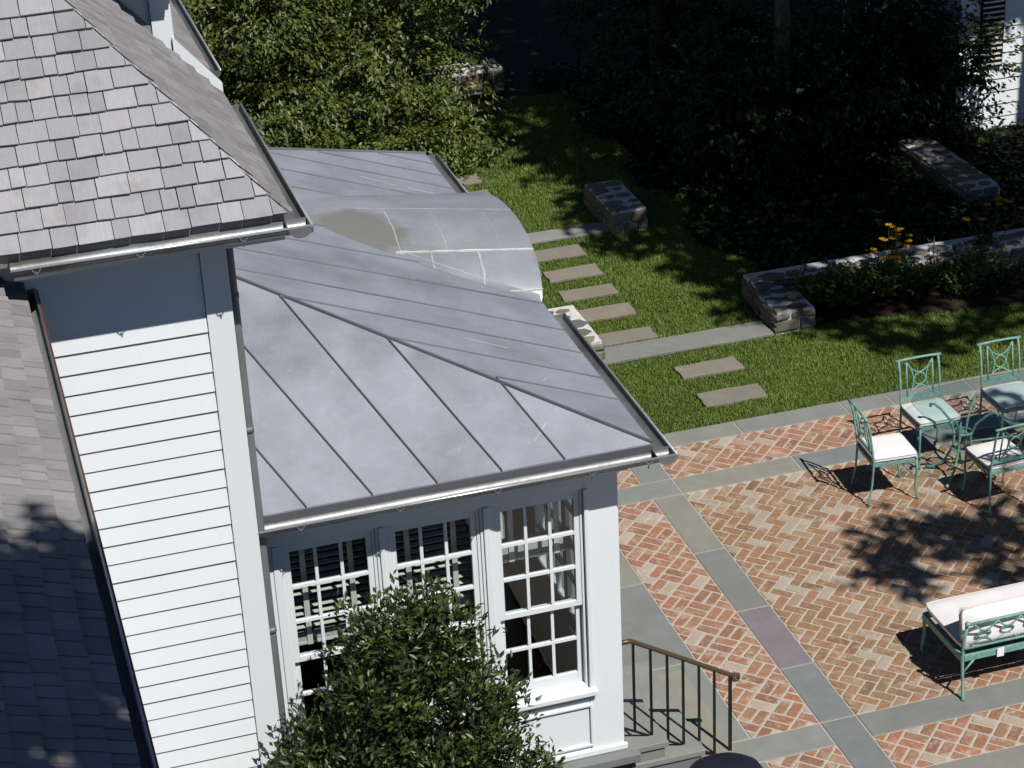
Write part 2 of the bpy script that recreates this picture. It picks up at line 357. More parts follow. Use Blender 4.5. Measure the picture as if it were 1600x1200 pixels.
# bricks
BL, BW, J = .203, .0995, .018
full_me = {}
def brick_full(kind):
    if kind not in full_me:
        l, w = (BL-J)/2, (BW-J)/2
        me_list = []
        for k in range(6):
            poly = []
            for (sx, sy) in ((-1,-1), (1,-1), (1,1), (-1,1)):
                c = random.uniform(.004, .012); ex, ey = sx*(l+random.uniform(-.003, .002)), sy*(w+random.uniform(-.003, .002))
                if sx*sy > 0: poly += [(ex, ey-sy*c), (ex-sx*c, ey)] if sx > 0 else [(ex, ey-sy*c), (ex-sx*c, ey)]
                else: poly += [(ex-sx*c, ey), (ex, ey-sy*c)]
            vs_, fs_, c = slab_mesh(poly, -.03, 0, .006); me_list.append(MB().add(vs_, fs_).mesh('brick', M[kind]))
        full_me[kind] = me_list
    return random.choice(full_me[kind])
camP = np.array(cam.location)
pieces = []      # (size on screen, kind, poly, full?, centre, angle)
def emit(kind, cx, cy, ang, reg):
    ca, sa = math.cos(ang), math.sin(ang); l, w = (BL-J)/2, (BW-J)/2
    poly = [(cx+ca*x-sa*y, cy+sa*x+ca*y) for x, y in ((-l,-w), (l,-w), (l,w), (-l,w))]
    x0, x1, y0, y1 = reg; g_ = .006
    A0 = area(poly); q = clip_poly(poly, -1, 0, -(x0+g_)); q = clip_poly(q, 1, 0, x1-g_) if q else q
    q = clip_poly(q, 0, -1, -(y0+g_)) if q else q; q = clip_poly(q, 0, 1, y1-g_) if q else q
    if not q or area(q) < .0012: return
    d = np.linalg.norm(camP-np.array([cx, cy, 0]))
    full = area(q) > A0*.985
    # inside the picture?
    M_ = cam_inv; P = M_ @ Vector((cx, cy, 0)); u = P.x/-P.z*2.0748; v_ = P.y/-P.z*2.0748
    vis = abs(u) < .52 and abs(v_) < .395
    pieces.append((area(q)/d**2*(1 if vis else .001), kind, q, full, (cx, cy), ang))
bpy.context.view_layer.update()
cam_inv = cam.matrix_world.inverted()
def herring(reg):
    a = R(-45); x0, x1, y0, y1 = reg; cxm, cym = (x0+x1)/2, (y0+y1)/2; ext = max(x1-x0, y1-y0)
    N = int(ext/BW)+4; u = BW
    for i in range(-N, N):
        for j in range(-N, N):
            # unit cell of the herringbone: horizontal brick covers (i,j),(i+1,j) when (i-j)%4==0, vertical covers (i,j),(i,j+1) when (i-j)%4==2
            k = (i-j) % 4
            if k == 0: px, py, an = (i+1)*u, (j+.5)*u, 0
            elif k == 3: px, py, an = (i+.5)*u, (j+1)*u-0*u, math.pi/2
            else: continue
            gx, gy = cxm+math.cos(a)*px-math.sin(a)*py, cym+math.sin(a)*px+math.cos(a)*py
            if x0-.2 < gx < x1+.2 and y0-.2 < gy < y1+.2: emit('brick_tan', gx, gy, a+an, reg)
def basket(reg):
    a = R(-45); x0, x1, y0, y1 = reg; ext = max(x1-x0, y1-y0); cxm, cym = -.593, -2.336; N = int((ext+6)/BL)+3; Lm = BL+.002
    for i in range(-N, N):
        for j in range(-N, N):
            for k in (-.25, .25):
                if (i+j) % 2: px, py, an = (i+.5)*Lm, (j+.5+k)*Lm, 0
                else: px, py, an = (i+.5+k)*Lm, (j+.5)*Lm, math.pi/2
                gx, gy = cxm+math.cos(a)*px-math.sin(a)*py, cym+math.sin(a)*px+math.cos(a)*py
                if x0-.2 < gx < x1+.2 and y0-.2 < gy < y1+.2: emit('brick_red', gx, gy, a+an, reg)
herring((0, 5.2, YE, 0))
basket((XL, -W, YE, 0)); basket((0, 6, W, YB)); basket((-1.9, -W, W, YB)); basket((0, 3, -4.545, YE-W)); basket((XL, -W, -5.2, YE-W))
pieces.sort(key=lambda t: -t[0])
rest = {'brick_tan': [[], [], []], 'brick_red': [[], [], []]}
for n_i, (sz, kind, q, full, c, an) in enumerate(pieces):
    dz = random.gauss(0, .0013)
    if n_i < 300:
        if full: o = link('brick', brick_full(kind), patio, (c[0], c[1], dz), an + random.gauss(0, .012))
        else:
            vs_, fs_, cc = slab_mesh(q, -.03, 0, .005); o = MB().add(vs_, fs_).build('brick', M[kind], patio); o.location = (cc[0], cc[1], dz)
        o.rotation_euler.x = random.gauss(0, .006); o.rotation_euler.y = random.gauss(0, .006)
    else:
        vs_, fs_, cc = slab_mesh(q, -.03, 0, .006); V, F, A = rest[kind]; b = len(V)
        V += [(x+cc[0], y+cc[1], z+dz) for x, y, z in vs_]; F += [tuple(i+b for i in f) for f in fs_]; A += [random.random()]*len(fs_)
for kind, (V, F, A) in rest.items():
    me = bpy.data.meshes.new('brick'); me.from_pydata(V, [], F); a = me.attributes.new('var', 'FLOAT', 'FACE'); a.data.foreach_set('value', A)
    me.materials.append(M[kind]); o = link('brick', me, patio); o['kind'] = 'stuff'
# ================================================================== house
house = empty('house', (-4.6, -4.4, 0), 'white clapboard house with grey shingle roofs and a low lead-clad sunroom wing', 'house')
HO = Vector(house.location)
class HB(MB):
    """geometry in world coordinates, stored relative to the house's own base point"""
    def build(s, name, mat, parent=None, **k):
        s.v = [(x-HO.x, y-HO.y, z-HO.z) for x, y, z in s.v]; return MB.build(s, name, mat, parent or house, **k)
YT, XT, XC = -4.423, -4.575, -4.735            # tower front, tower corner, corner-board inner edge
# bodies
tw = HB(); tw.box(-7.2, XT, YT+.02, -2.2, 0, 5.12); tw.build('tower_wall', M['white_paint'])
mw = HB(); mw.box(-12, XT-.01, -2.2, 9, 0, 5.12); mw.build('main_wall', M['white_paint'])
lwb = HB(); lwb.box(-12, -5.95, -13.2, YT+.02, 0, 4.80); lwb.build('wing_wall', M['white_paint'])
# clapboards
E_ = .135
cb = HB(); cb.add([(-6.6,YT+.02,0),(XC-.004,YT+.02,0),(XC-.004,YT-.018,0),(-6.6,YT-.018,0),(-6.6,YT+.02,E_+.02),(XC-.004,YT+.02,E_+.02),(XC-.004,YT-.002,E_+.02),(-6.6,YT-.002,E_+.02)],
    [(0,1,2,3),(4,7,6,5),(3,2,6,7),(2,1,5,6),(0,3,7,4)])
cb.v = [(x-HO.x, y-HO.y, z) for x, y, z in cb.v]
cbm = cb.mesh('clapboard', M['white_paint'])
z = 4.4591 + 4*E_
while z > .35:
    link('clapboard', cbm, house, (0, random.uniform(-.0015, .0015), z - E_)); z -= E_
b = HB(); b.box(XC, XT, YT-.028, YT+.02, .2, 5.1); b.build('corner_board', M['trim_paint'], bevel=.004)
b = HB(); b.box(-7.2, XT+.01, YT-.02, YT+.03, 4.98, 5.12); b.build('frieze_board', M['trim_paint'], bevel=.004)
# tower soffit
b = HB(); b.box(-5.83, -4.275, -4.715, -2.3, 5.121, 5.19); b.build('soffit', M['white_paint'])
b = HB(); b.box(-5.83, -4.258, -4.732, -4.716, 5.10, 5.225); b.box(-4.274, -4.258, -4.716, -2.3, 5.10, 5.225); b.build('fascia', M['trim_paint'])
# downspout behind the corner
p = HB(); pts = [(-4.545, -4.32, 5.10), (-4.545, -4.33, 4.9)] + [(-4.545, -4.33, zz) for zz in (4, 3, 2, 1, .2)]; p.tube(pts, .030, 10)
for zz in (4.62, 3.7, 2.2, 1.0): p.tube([(-4.545, -4.33, zz-.02), (-4.545, -4.33, zz+.02)], .034, 10)
p.build('downspout', M['lead_pipe'], smooth=True)

# ---------------- gutters
def gutter(p0, p1, inward, r=.066, mat='lead_gutter', caps=(True, True), hooks=(), name='gutter'):
    p0, p1, inw = Vector(p0), Vector(p1), Vector(inward); ax = (p1-p0).normalized(); n_ = 10; m = HB()
    L = (p1-p0).length; k = max(2, int(L/.35)); th = .003
    for rr, flip in ((r, False), (r+th, True)):
        vs_ = []; fs_ = []
        for i in range(k+1):
            q = p0 + ax*(L*i/k) + inw*r; wob = random.uniform(-.002, .002)
            for j in range(n_+1):
                a = math.pi*j/n_; vs_.append(q - inw*math.cos(a)*rr - Vector((0, 0, math.sin(a)*rr*.92 + wob*0)))
        for i in range(k):
            for j in range(n_):
                a_, b_, c_, d_ = i*(n_+1)+j, (i+1)*(n_+1)+j, (i+1)*(n_+1)+j+1, i*(n_+1)+j+1
                fs_.append((a_, d_, c_, b_) if flip else (a_, b_, c_, d_))
        m.add(vs_, fs_)
    for e, q in zip(caps, (p0, p1)):
        if e:
            cc = q + inw*r; ring = [cc - inw*math.cos(math.pi*j/12)*(r+.004) - Vector((0, 0, math.sin(math.pi*j/12)*(r+.004)*.92)) for j in range(13)]
            m.prism(ring, ax*(.006 if q is p1 else -.006))
    o = m.build(name, M[mat], smooth=False)
    for poly in o.data.polygons: poly.use_smooth = len(poly.vertices) == 4
    bd = HB(); bd.tube([p0 - ax*.002, p1 + ax*.002], .0085, 8); q = bd.build('gutter_bead', M['lead_bead'], smooth=True); q.parent = o
    for t in hooks:
        h = HB(); c = p0 + ax*(L*t)
        for sg in (-1, 1):
            h.tube([c + ax*(sg*.035) + Vector((0, 0, .004)) - inw*.004, c + ax*(sg*.012) - inw*.006 - Vector((0, 0, .028)), c - inw*.001 - Vector((0, 0, .045))], .0035, 5)
        h.tube([c - inw*.002 - Vector((0, 0, .03)), c + inw*.01 - Vector((0, 0, .072))], .005, 6)
        q = h.build('gutter_bracket', M['lead_pipe']); q.parent = o
    return o
XG, YG, ZG = -1.7139, -4.4433, 3.0056
gutter((-4.585, YG, ZG), (XG, YG, ZG), (0, 1, 0), hooks=(.1, .33, .56, .79, .93))
gutter((XG, YG, ZG), (XG, -2.0, ZG), (-1, 0, 0), hooks=(.2, .5, .8))
gutter((XG, .70, ZG), (XG, 1.82, ZG), (-1, 0, 0), hooks=(.3, .8))
XU, YU, ZU = -4.1154, -4.8757, 5.2228
gutter((-5.845, YU, ZU), (XU, YU, ZU), (0, 1, 0), hooks=(.08, .42, .765), r=.07)
gutter((XU, YU, ZU), (XU, -2.55, ZU), (-1, 0, 0), hooks=(.3, .7), r=.07)
gutter((XU, -1.75, ZU), (XU, 1.5, ZU), (-1, 0, 0), hooks=(.1, .5), r=.07)
XW, ZW = -5.7196, 4.9124
gl = gutter((XW, YT-.02, ZW), (XW, -12.5, ZW), (-1, 0, 0), mat='lead_wing', r=.068, hooks=(.03, .1, .2, .3, .42, .55))
ce = HB(); ce.tube([(XW+.012, YT-.03, ZW-.004), (XW+.012, -12.5, ZW-.004)], .006, 6); q = ce.build('copper_edge', M['copper_edge']); q.parent = gl

# ---------------- shingle roofs
def shingle_plane(origin, u, v, poly, expo, wmin, wmax, mat, parent, name, limit_fn, stuff, u0, start=0):
    """poly in (u,v) metres; every shingle is a wedge clipped to the polygon"""
    origin, u, v = Vector(origin), Vector(u).normalized(), Vector(v).normalized(); nn = u.cross(v).normalized()
    if nn.z < 0: nn = -nn
    umin, umax = min(p[0] for p in poly), max(p[0] for p in poly); vmax = max(p[1] for p in poly)
    ccw = sum(poly[i][0]*poly[(i+1)%len(poly)][1]-poly[(i+1)%len(poly)][0]*poly[i][1] for i in range(len(poly))) > 0
    V, F, A = [], [], []; cnt = 0
    rows = int(vmax/expo)+2
    for r_ in range(rows):
        x = umin - random.uniform(0, wmax); vb = r_*expo - .018 + random.uniform(-.002, .002)
        while x < umax:
            w = random.uniform(wmin, wmax) if random.random() > .25 else random.uniform(wmin*.75, wmin)
            jb = random.gauss(0, .0025); gap = random.uniform(.003, .008)*(1.7 if wmin < .09 else 1); sk = random.gauss(0, .0015)
            q = [(x+gap/2, vb+jb-sk), (x+w-gap/2, vb+jb+sk), (x+w-gap/2, vb+expo*1.45), (x+gap/2, vb+expo*1.45)]
            x += w
            for i in range(len(poly)):
                a, b = poly[i], poly[(i+1) % len(poly)]; ex, ey = b[0]-a[0], b[1]-a[1]
                nx, ny = (ey, -ex) if ccw else (-ey, ex); l = math.hypot(nx, ny); nx /= l; ny /= l
                off = .004 if r_ or i else .02
                q = clip_poly(q, nx, ny, nx*a[0]+ny*a[1]-.001)
                if len(q) < 3: break
            if len(q) < 3 or area(q) < .0006: continue
            lift = abs(random.gauss(0, .003)); th = random.uniform(.010, .017)
            def P(s, t, top):
                f = (t-vb)/(expo*1.45); base = (.0205*(1-f))*1.0
                h = .003 + base + lift*(1-f) + (th*(1-.6*f) if top else -.002)
                return origin + u*s + v*t + nn*h
            n_ = len(q); vs_ = [P(a, b, False) for a, b in q] + [P(a, b, True) for a, b in q]
            fs_ = [tuple(range(n_, 2*n_))] + [(i, (i+1) % n_, n_+(i+1) % n_, n_+i) for i in range(n_)]
            # orientation
            aa, bb, cc = vs_[n_], vs_[n_+1], vs_[n_+2]
            if (bb-aa).cross(cc-aa).dot(nn) < 0: fs_ = [tuple(reversed(f)) for f in fs_]
            mid = sum(vs_, Vector())/len(vs_)
            if limit_fn(mid) and not stuff:
                m = HB().add([p for p in vs_], fs_); o = m.build(name, M[mat], parent)
                cnt += 1
            else:
                b_ = len(V); V += [p - HO for p in vs_]; F += [tuple(i+b_ for i in f) for f in fs_]; A += [random.random()]*len(fs_)
    if V:
        me = bpy.data.meshes.new(name); me.from_pydata(V, [], F); at = me.attributes.new('var', 'FLOAT', 'FACE'); at.data.foreach_set('value', A)
        me.materials.append(M[mat]); o = link(name, me, parent); o['kind'] = 'stuff'
    return cnt
def in_view(P, mx=.53, my=.40):
    q = cam_inv @ Vector(P); return q.z < 0 and abs(q.x/-q.z*2.0748) < mx and abs(q.y/-q.z*2.0748) < my
TPU = 1.1; ec = Vector((-4.245, -4.746, 5.2728)); kk = math.sqrt(1+TPU*TPU)
deck = HB(); S = 1.9
hipt = ec + Vector((-S, S, TPU*S))
deck.add([ec, hipt, (-9, ec.y+S, hipt.z), (-9, ec.y, ec.z), (ec.x, -2.42, ec.z), (hipt.x, -2.42, hipt.z), (-9, ec.y+.02, 5.19), (ec.x-.02, ec.y+.02, 5.19), (ec.x-.02, -2.42, 5.19)],
         [(0, 1, 2, 3), (0, 4, 5, 1), (0, 3, 6, 7), (4, 0, 7, 8)])
deck.v = [(x, y, z-.004) for x, y, z in deck.v]
troof = deck.build('tower_roof', M['cedar_side'])
Lv = 1.75
# front face: u = -X from the hip corner (so the hip is a diagonal clip)
n1 = shingle_plane(ec, (1, 0, 0), (0, 1, TPU), [(-2.6, -.02), (.012, -.02), (-Lv/kk, Lv), (-2.6, Lv)], .133, .105, .205, 'cedar_tower', troof, 'shingle', lambda P: in_view(P), False, 0)
n2 = shingle_plane(ec, (0, 1, 0), (-1, 0, TPU), [(-.012, -.02), (2.33, -.02), (2.33, Lv), (Lv/kk, Lv)], .133, .10, .2, 'cedar_side', troof, 'shingle', lambda P: False, True, 0)
# hip caps on the tower: slender bright metal strips under each course
for i in range(1, 12):
    s = i*.133/kk
    a = ec + Vector((-s+.004, s-.004, TPU*s)); m = HB(); d = Vector((-1, 1, TPU)).normalized()
    m.tube([a + d*random.uniform(.05,.1) + Vector((.004, -.004, .018)), a + d*.14 + Vector((.002, -.002, .018))], .0035, 5); q = m.build('hip_flashing', M['lead_roof']); q.parent = troof; 
# second pavilion behind, same eave line
sec = HB(); y0 = -1.9
sec.add([(ec.x, y0, ec.z), (ec.x-2, y0, ec.z+2*TPU), (ec.x-2, 4, ec.z+2*TPU), (ec.x, 4, ec.z), (ec.x, y0, 5.1), (ec.x-2, y0, 5.1)], [(0, 3, 2, 1), (0, 1, 5, 4)])
sroof = sec.build('rear_roof', M['cedar_side'])
shingle_plane(Vector((ec.x, y0, ec.z)), (0, 1, 0), (-1, 0, TPU), [(.012, -.02), (2.6, -.02), (2.6, 1.2), (.012, 1.2)], .133, .1, .2, 'cedar_side', sroof, 'shingle', lambda P: False, True, 0)
rk = HB(); rk.prism([(-4.14, y0-.05, 5.10), (-4.14, y0-.05, 5.19), (-4.45, y0-.05, 5.19+.31*TPU+.03), (-4.45, y0-.05, 5.10+.31*TPU)], (0, .05, 0)); rk.build('rake_board', M['trim_paint'], fix=True)
up = HB(); up.box(-6.4, -4.445, y0+.01, -.3, 5.2, 6.25); up.build('upper_wall', M['white_paint'])
up = HB(); up.box(-4.575, -4.434, y0-.018, y0+.1, 5.25, 6.2); up.build('corner_board', M['trim_paint'])
ov = HB(); ov.box(-6.6, -4.40, y0-.18, y0+.3, 5.99, 6.06); ov.build('upper_soffit', M['trim_paint'])
ov = HB(); ov.add([(-6.6, y0-.2, 6.06), (-4.36, y0-.2, 6.06), (-4.36, .2, 7.2), (-6.6, .2, 7.2)], [(0, 1, 2, 3)]); ov.build('upper_roof', M['cedar_side'])
gutter((-6.0, y0-.27, 6.07), (-4.42, y0-.27, 6.07), (0, 1, 0), r=.045)
# left wing roof (slopes down to its gutter)
TL = .5; kl = math.sqrt(1+TL*TL); e0 = Vector((-5.80, YT, 4.935))
dk = HB(); dk.add([(e0.x, YT+.02, e0.z-.004), (e0.x, -13, e0.z-.004), (-10.5, -13, e0.z+TL*4.7-.004), (-10.5, YT+.02, e0.z+TL*4.7-.004), (e0.x, YT+.02, 4.8), (e0.x, -13, 4.8)], [(0, 3, 2, 1), (0, 1, 5, 4)])
wroof = dk.build('wing_roof', M['cedar_side'])
n3 = shingle_plane(e0, (0, -1, 0), (-1, 0, TL), [(.0, -.012), (6.2, -.012), (6.2, .9), (.0, .9)], .13, .085, .16, 'cedar_side', wroof, 'shingle', lambda P: in_view(P, .515, .385), False, 0)

# ---------------- sunroom
XS, YS = -2.0307, -4.1179; XR, YR, ZR = -1.8399, -4.3155, 3.0538
TR = .36; RAT = 1.30; TF = TR*RAT
zf = lambda x, y: ZR + TF*(y-YR); zr = lambda x, y: ZR + TR*(XR-x)
tz = zr(XT, 0)
Yh = YR + (XR-XT)/RAT; YFAR = 1.75; Yh2 = YFAR - (XR-XT)*.537
dk = HB(); dk.add([(XT, YR, ZR-.012), (XR, YR, ZR-.012), (XT, Yh, tz-.012), (XR, YFAR, ZR-.012), (XT, Yh2, tz-.012), (XT, YFAR, ZR-.012), (XT, YR, 2.93), (XR, YR, 2.93), (XR, YFAR, 2.93), (XT, YFAR, 2.93)],
    [(0, 1, 2), (1, 3, 4, 2), (3, 5, 4), (0, 6, 7, 1), (1, 7, 8, 3), (3, 8, 9, 5), (6, 9, 8, 7)])
sroofm = dk.build('sunroom_roof', M['lead_seam'])
def split_panels(poly, lines, zfun, name):
    """poly: plan polygon; lines: list of ((x,y),(x,y)); cut in order"""
    def side(l): (x0, y0), (x1, y1) = l; a, b = (y1-y0), -(x1-x0); return a, b, a*x0+b*y0
    rest_ = poly; out = []
    for l in lines:
        a, b, c = side(l); n_ = math.hypot(a, b); a, b, c = a/n_, b/n_, c/n_
        out.append(clip_poly(rest_, a, b, c-.004)); rest_ = clip_poly(rest_, -a, -b, -(c+.004))
    out.append(rest_)
    for q in out:
        if len(q) < 3 or area(q) < .004: continue
        if sum(q[i][0]*q[(i+1)%len(q)][1]-q[(i+1)%len(q)][0]*q[i][1] for i in range(len(q))) < 0: q = q[::-1]
        dz = random.uniform(0, .002)
        m = HB(); n_ = len(q); t = [(x, y, zfun(x, y)+dz) for x, y in q]; bt = [(x, y, zfun(x, y)-.011) for x, y in q]
        m.add(t+bt, [tuple(range(n_))] + [((i+1) % n_, i, n_+i, n_+(i+1) % n_) for i in range(n_)]); o = m.build('roof_panel', M['lead_roof']); o.parent = sroofm
def seam(a, b, zfun, w=.0048, h=.017, mat='lead_seam', name='roof_seam'):
    A = Vector((a[0], a[1], zfun(*a))); B = Vector((b[0], b[1], zfun(*b))); d = (B-A).normalized(); s = d.cross(Vector((0, 0, 1))).normalized()*w; upv = s.cross(d).normalized()
    if upv.z < 0: upv = -upv
    m = HB(); m.add([A-s, A+s, B+s, B-s, A-s*.8+upv*h, A+s*.8+upv*h, B+s*.8+upv*h, B-s*.8+upv*h], [(0, 1, 5, 4), (1, 2, 6, 5), (2, 3, 7, 6), (3, 0, 4, 7), (4, 5, 6, 7)]); o = m.build(name, M[mat], fix=True); o.parent = sroofm
fseams = [((-2.469, YR), (-2.720, -3.607)), ((-2.906, YR), (-3.369, -3.140)), ((-3.352, YR), (-4.004, -2.663)), ((-3.79, YR), (-4.349, -3.015)), ((-4.232, YR), (-4.453, -3.818))]
def ext(l, k=3.):
    (x0, y0), (x1, y1) = l; return ((x0, y0), (x0+(x1-x0)*k, y0+(y1-y0)*k))
split_panels([(XT, YR), (XR, YR), (XT, Yh)], [((l[1]), (l[0])) for l in map(ext, fseams)], zf, 'f')
for l in fseams:
    a, b = l
    t = 1.0
    if b[0] < -4.3: # runs on to the tower corner
        t = (XT-a[0])/(b[0]-a[0])
    seam(a, (a[0]+(b[0]-a[0])*t, a[1]+(b[1]-a[1])*t), zf)
rs = [((-2.711, -3.572), (XR, -3.636)), ((-3.369, -3.141), (XR, -3.267)), ((-4.007, -2.678), (XR, -2.827)), ((-4.45, -2.27), (XR, -2.40)), ((-4.5, -1.83), (XR, -1.87)), ((-4.5, -1.40), (XR, -1.42)), ((-4.5, -.95), (XR, -.96)),
      ((-4.5, -.5), (XR, -.5)), ((-4.5, -.08), (XR, -.06)), ((-4.2, .38), (XR, .36)), ((-3.6, .78), (XR, .765)), ((-2.95, 1.10), (XR, 1.10)), ((-2.35, 1.43), (XR, 1.43))]
split_panels([(XR, YR), (XR, YFAR), (XT, Yh2), (XT, Yh)], [ext(l) for l in rs], zr, 'r')
for l in rs: seam(l[0], l[1], zr, w=.006, h=.012, mat='lead_pipe')
seam((XR, YR), (XT, Yh), lambda x, y: min(zf(x, y), zr(x, y)) + .003, w=.010, h=.013)
seam((XR, YFAR), (XT, Yh2), lambda x, y: zr(x, y)+.003, w=.012, h=.014, mat='lead_pipe')
# short solder streaks on the near slopes
for a, b, f in (((-2.62, -4.14), (-2.5, -4.02), zf), ((-2.36, -3.5), (-2.3, -3.42), zr), ((-2.75, -2.9), (-2.45, -2.96), zr), ((-2.3, .55), (-1.95, .5), zr), ((-2.7, .62), (-2.4, .55), zr)):
    seam(a, b, f, w=.005, h=.002, mat='solder', name='solder_joint')
# barrel vault over the garden door
YC, AB, HB_ = -.655, 1.16, .40
def bpt(d, th, off=0):
    """d metres back from the hood's edge, th degrees from its crown"""
    c, sn = math.cos(R(th)), math.sin(R(th)); x = -1.86 + .15*c - d
    return (x, YC + (AB+off)*sn, 2.95 + .167*d*max(0, c) + (HB_+off)*c)
bv = HB(); bv.grid(lambda i, j: bpt(i*1.75, -96+192*j), 10, 40)
bv.grid(lambda i, j: bpt(0, -96+192*j, -.03*i), 1, 40)
barrel = bv.build('barrel_vault', M['lead_barrel'], smooth=True)
for sg in (-1, 1):
    sk = HB()
    def sfn(i, j, sg=sg):
        d = .02 + i*1.25; lo, hi = 20., 96.
        for _ in range(24):
            mid = (lo+hi)/2; q = bpt(d, sg*mid)
            if q[2] > zr(q[0], 0)+.035: lo = mid
            else: hi = mid
        q = bpt(d, sg*lo); zp = zr(q[0], 0)+.005; e = sg*.10*(1-.4*i)
        return (q[0]-.02*j, q[1]+e*j, zp + (q[2]-zp)*(1-j)**2 + .001)
    vl = HB(); vl.tube([Vector(sfn(i/20, 1.0))+Vector((0, 0, .001)) for i in range(21)], .0055, 5); q = vl.build('valley_seam', M['lead_seam']); q.parent = barrel
    sk.grid(sfn, 14, 5); q = sk.build('valley_flashing', M['lead_barrel'], smooth=True); q.parent = barrel
def bstrip(pts, w=.021):
    P = [bpt(d+random.uniform(-.005, .005), th, .001) for d, th in pts]
    m = HB(); m.tube(P, [w*random.uniform(.35, 1.0)*.6 for _ in P], 6); o = m.build('solder_joint', M['solder']); o.parent = barrel
for th, da, db, w_ in ((-34, .0, 1.12, .017), (-66, .0, .62, .024), (3, 0, 1.3, .0025)): bstrip([(da+(db-da)*i/16, th) for i in range(17)], w_)
for d, a, b, w_ in ((.26, 0, -34, .009), (.70, 0, -34, .008), (1.08, 0, -34, .012), (.46, -34, -66, .024), (.84, -34, -54, .014), (.2, -66, -84, .02)): bstrip([(d, a+(b-a)*i/9) for i in range(10)], w_)
tm = HB(); n_ = 24; arc = [(-1.90, YC + (AB-.03)*math.sin(R(-90+180*i/n_)), 2.93 + (HB_-.03)*math.cos(R(-90+180*i/n_))) for i in range(n_+1)]
tm.prism(arc, (-.05, 0, 0)); tm.build('arch_infill', M['white_paint'], fix=True)

# walls of the sunroom: front
WX = [(-4.403, -3.753), (-3.675, -3.025), (-2.935, -2.285)]
def part(name, boxes, mat='white_paint', bevel=.004):
    m = HB()
    for b_ in boxes: m.box(*b_)
    return m.build(name, M[mat], bevel=bevel)
YI = YS+.12
part('sunroom_wall', [(XT+.002, -2.285, YS+.004, YI, .45, 1.02), (XT+.002, XS-.002, YS+.003, YI, 2.685, 2.93), (XT+.003, -4.405, YS+.005, YI, 1.021, 2.684)])
part('corner_post', [(-2.283, XS, YS, YI+.02, .45, 2.80)], bevel=.006)
for a, b in ((-3.752, -3.676), (-3.024, -2.936)): part('mullion', [(a, b, YS+.008, YI, 1.03, 2.684), (a+.022, b-.022, YS-.008, YS+.012, 1.03, 2.684)], 'trim_paint')
part('mullion', [(-4.46, -4.404, YS-.006, YS+.02, 1.03, 2.684)], 'trim_paint'); part('mullion', [(-2.284, -2.252, YS-.012, YS+.02, 1.03, 2.684)], 'trim_paint')
part('window_sill', [(-4.46, -2.235, YS-.055, YS+.07, 1.00, 1.045)], 'trim_paint', .008)
part('apron_moulding', [(-4.46, -2.25, YS-.02, YS+.006, .955, .998)], 'trim_paint', .006)
for a, b in ((-4.40, -3.74), (-3.69, -3.02), (-2.95, -2.27)):
    part('wall_panel', [(a, b, YS-.016, YS+.006, .885, .905), (a, b, YS-.016, YS+.006, .535, .555), (a, a+.02, YS-.016, YS+.006, .556, .884), (b-.02, b, YS-.016, YS+.006, .556, .884)], 'trim_paint', .004)
part('base_board', [(XT+.003, XS+.02, YS-.022, YS+.01, .452, .50)], 'trim_paint', .006)
part('cornice', [(XT+.004, XS+.06, YS-.06, YS+.02, 2.80, 2.935), (XS-.05, XS+.06, YS+.02, 1.5, 2.80, 2.935)], 'trim_paint', .01)
part('bed_moulding', [(XT+.02, XS+.14, YS-.135, YS-.061, 2.862, 2.90), (XS+.061, XS+.14, YS-.061, 1.5, 2.862, 2.90)], 'trim_paint', .012)
part('eave_soffit', [(XT+.004, XR-.02, YR+.02, 1.6, 2.936, 2.955)], 'trim_paint', 0)
part('foundation', [(XT-.01, XS+.03, YS-.03, 1.5, -.05, .375)], 'field_stone', .01)
for a, b in ((-4.62, -3.9), (-3.895, -2.95), (-2.945, XS+.09)): part('coping_stone', [(a, b, YS-.11, YS+.02, .376, .448)], 'bluestone', .008)
# right-hand wall with its own glazing
part('side_wall', [(XS-.12, XS-.001, YI+.021, -3.86, .45, 2.93), (XS-.12, XS-.001, -3.86, -2.30, .45, 1.0), (XS-.12, XS-.001, -3.86, -2.30, 2.68, 2.93), (XS-.12, XS-.001, -2.30, -1.5, .45, 2.93), (XS-.12, XS-.001, -1.5, .15, 2.68, 2.93), (XS-.12, XS-.001, .15, 1.5, .45, 2.93), (XT, XS, 1.5, 1.6, .45, 2.93)])
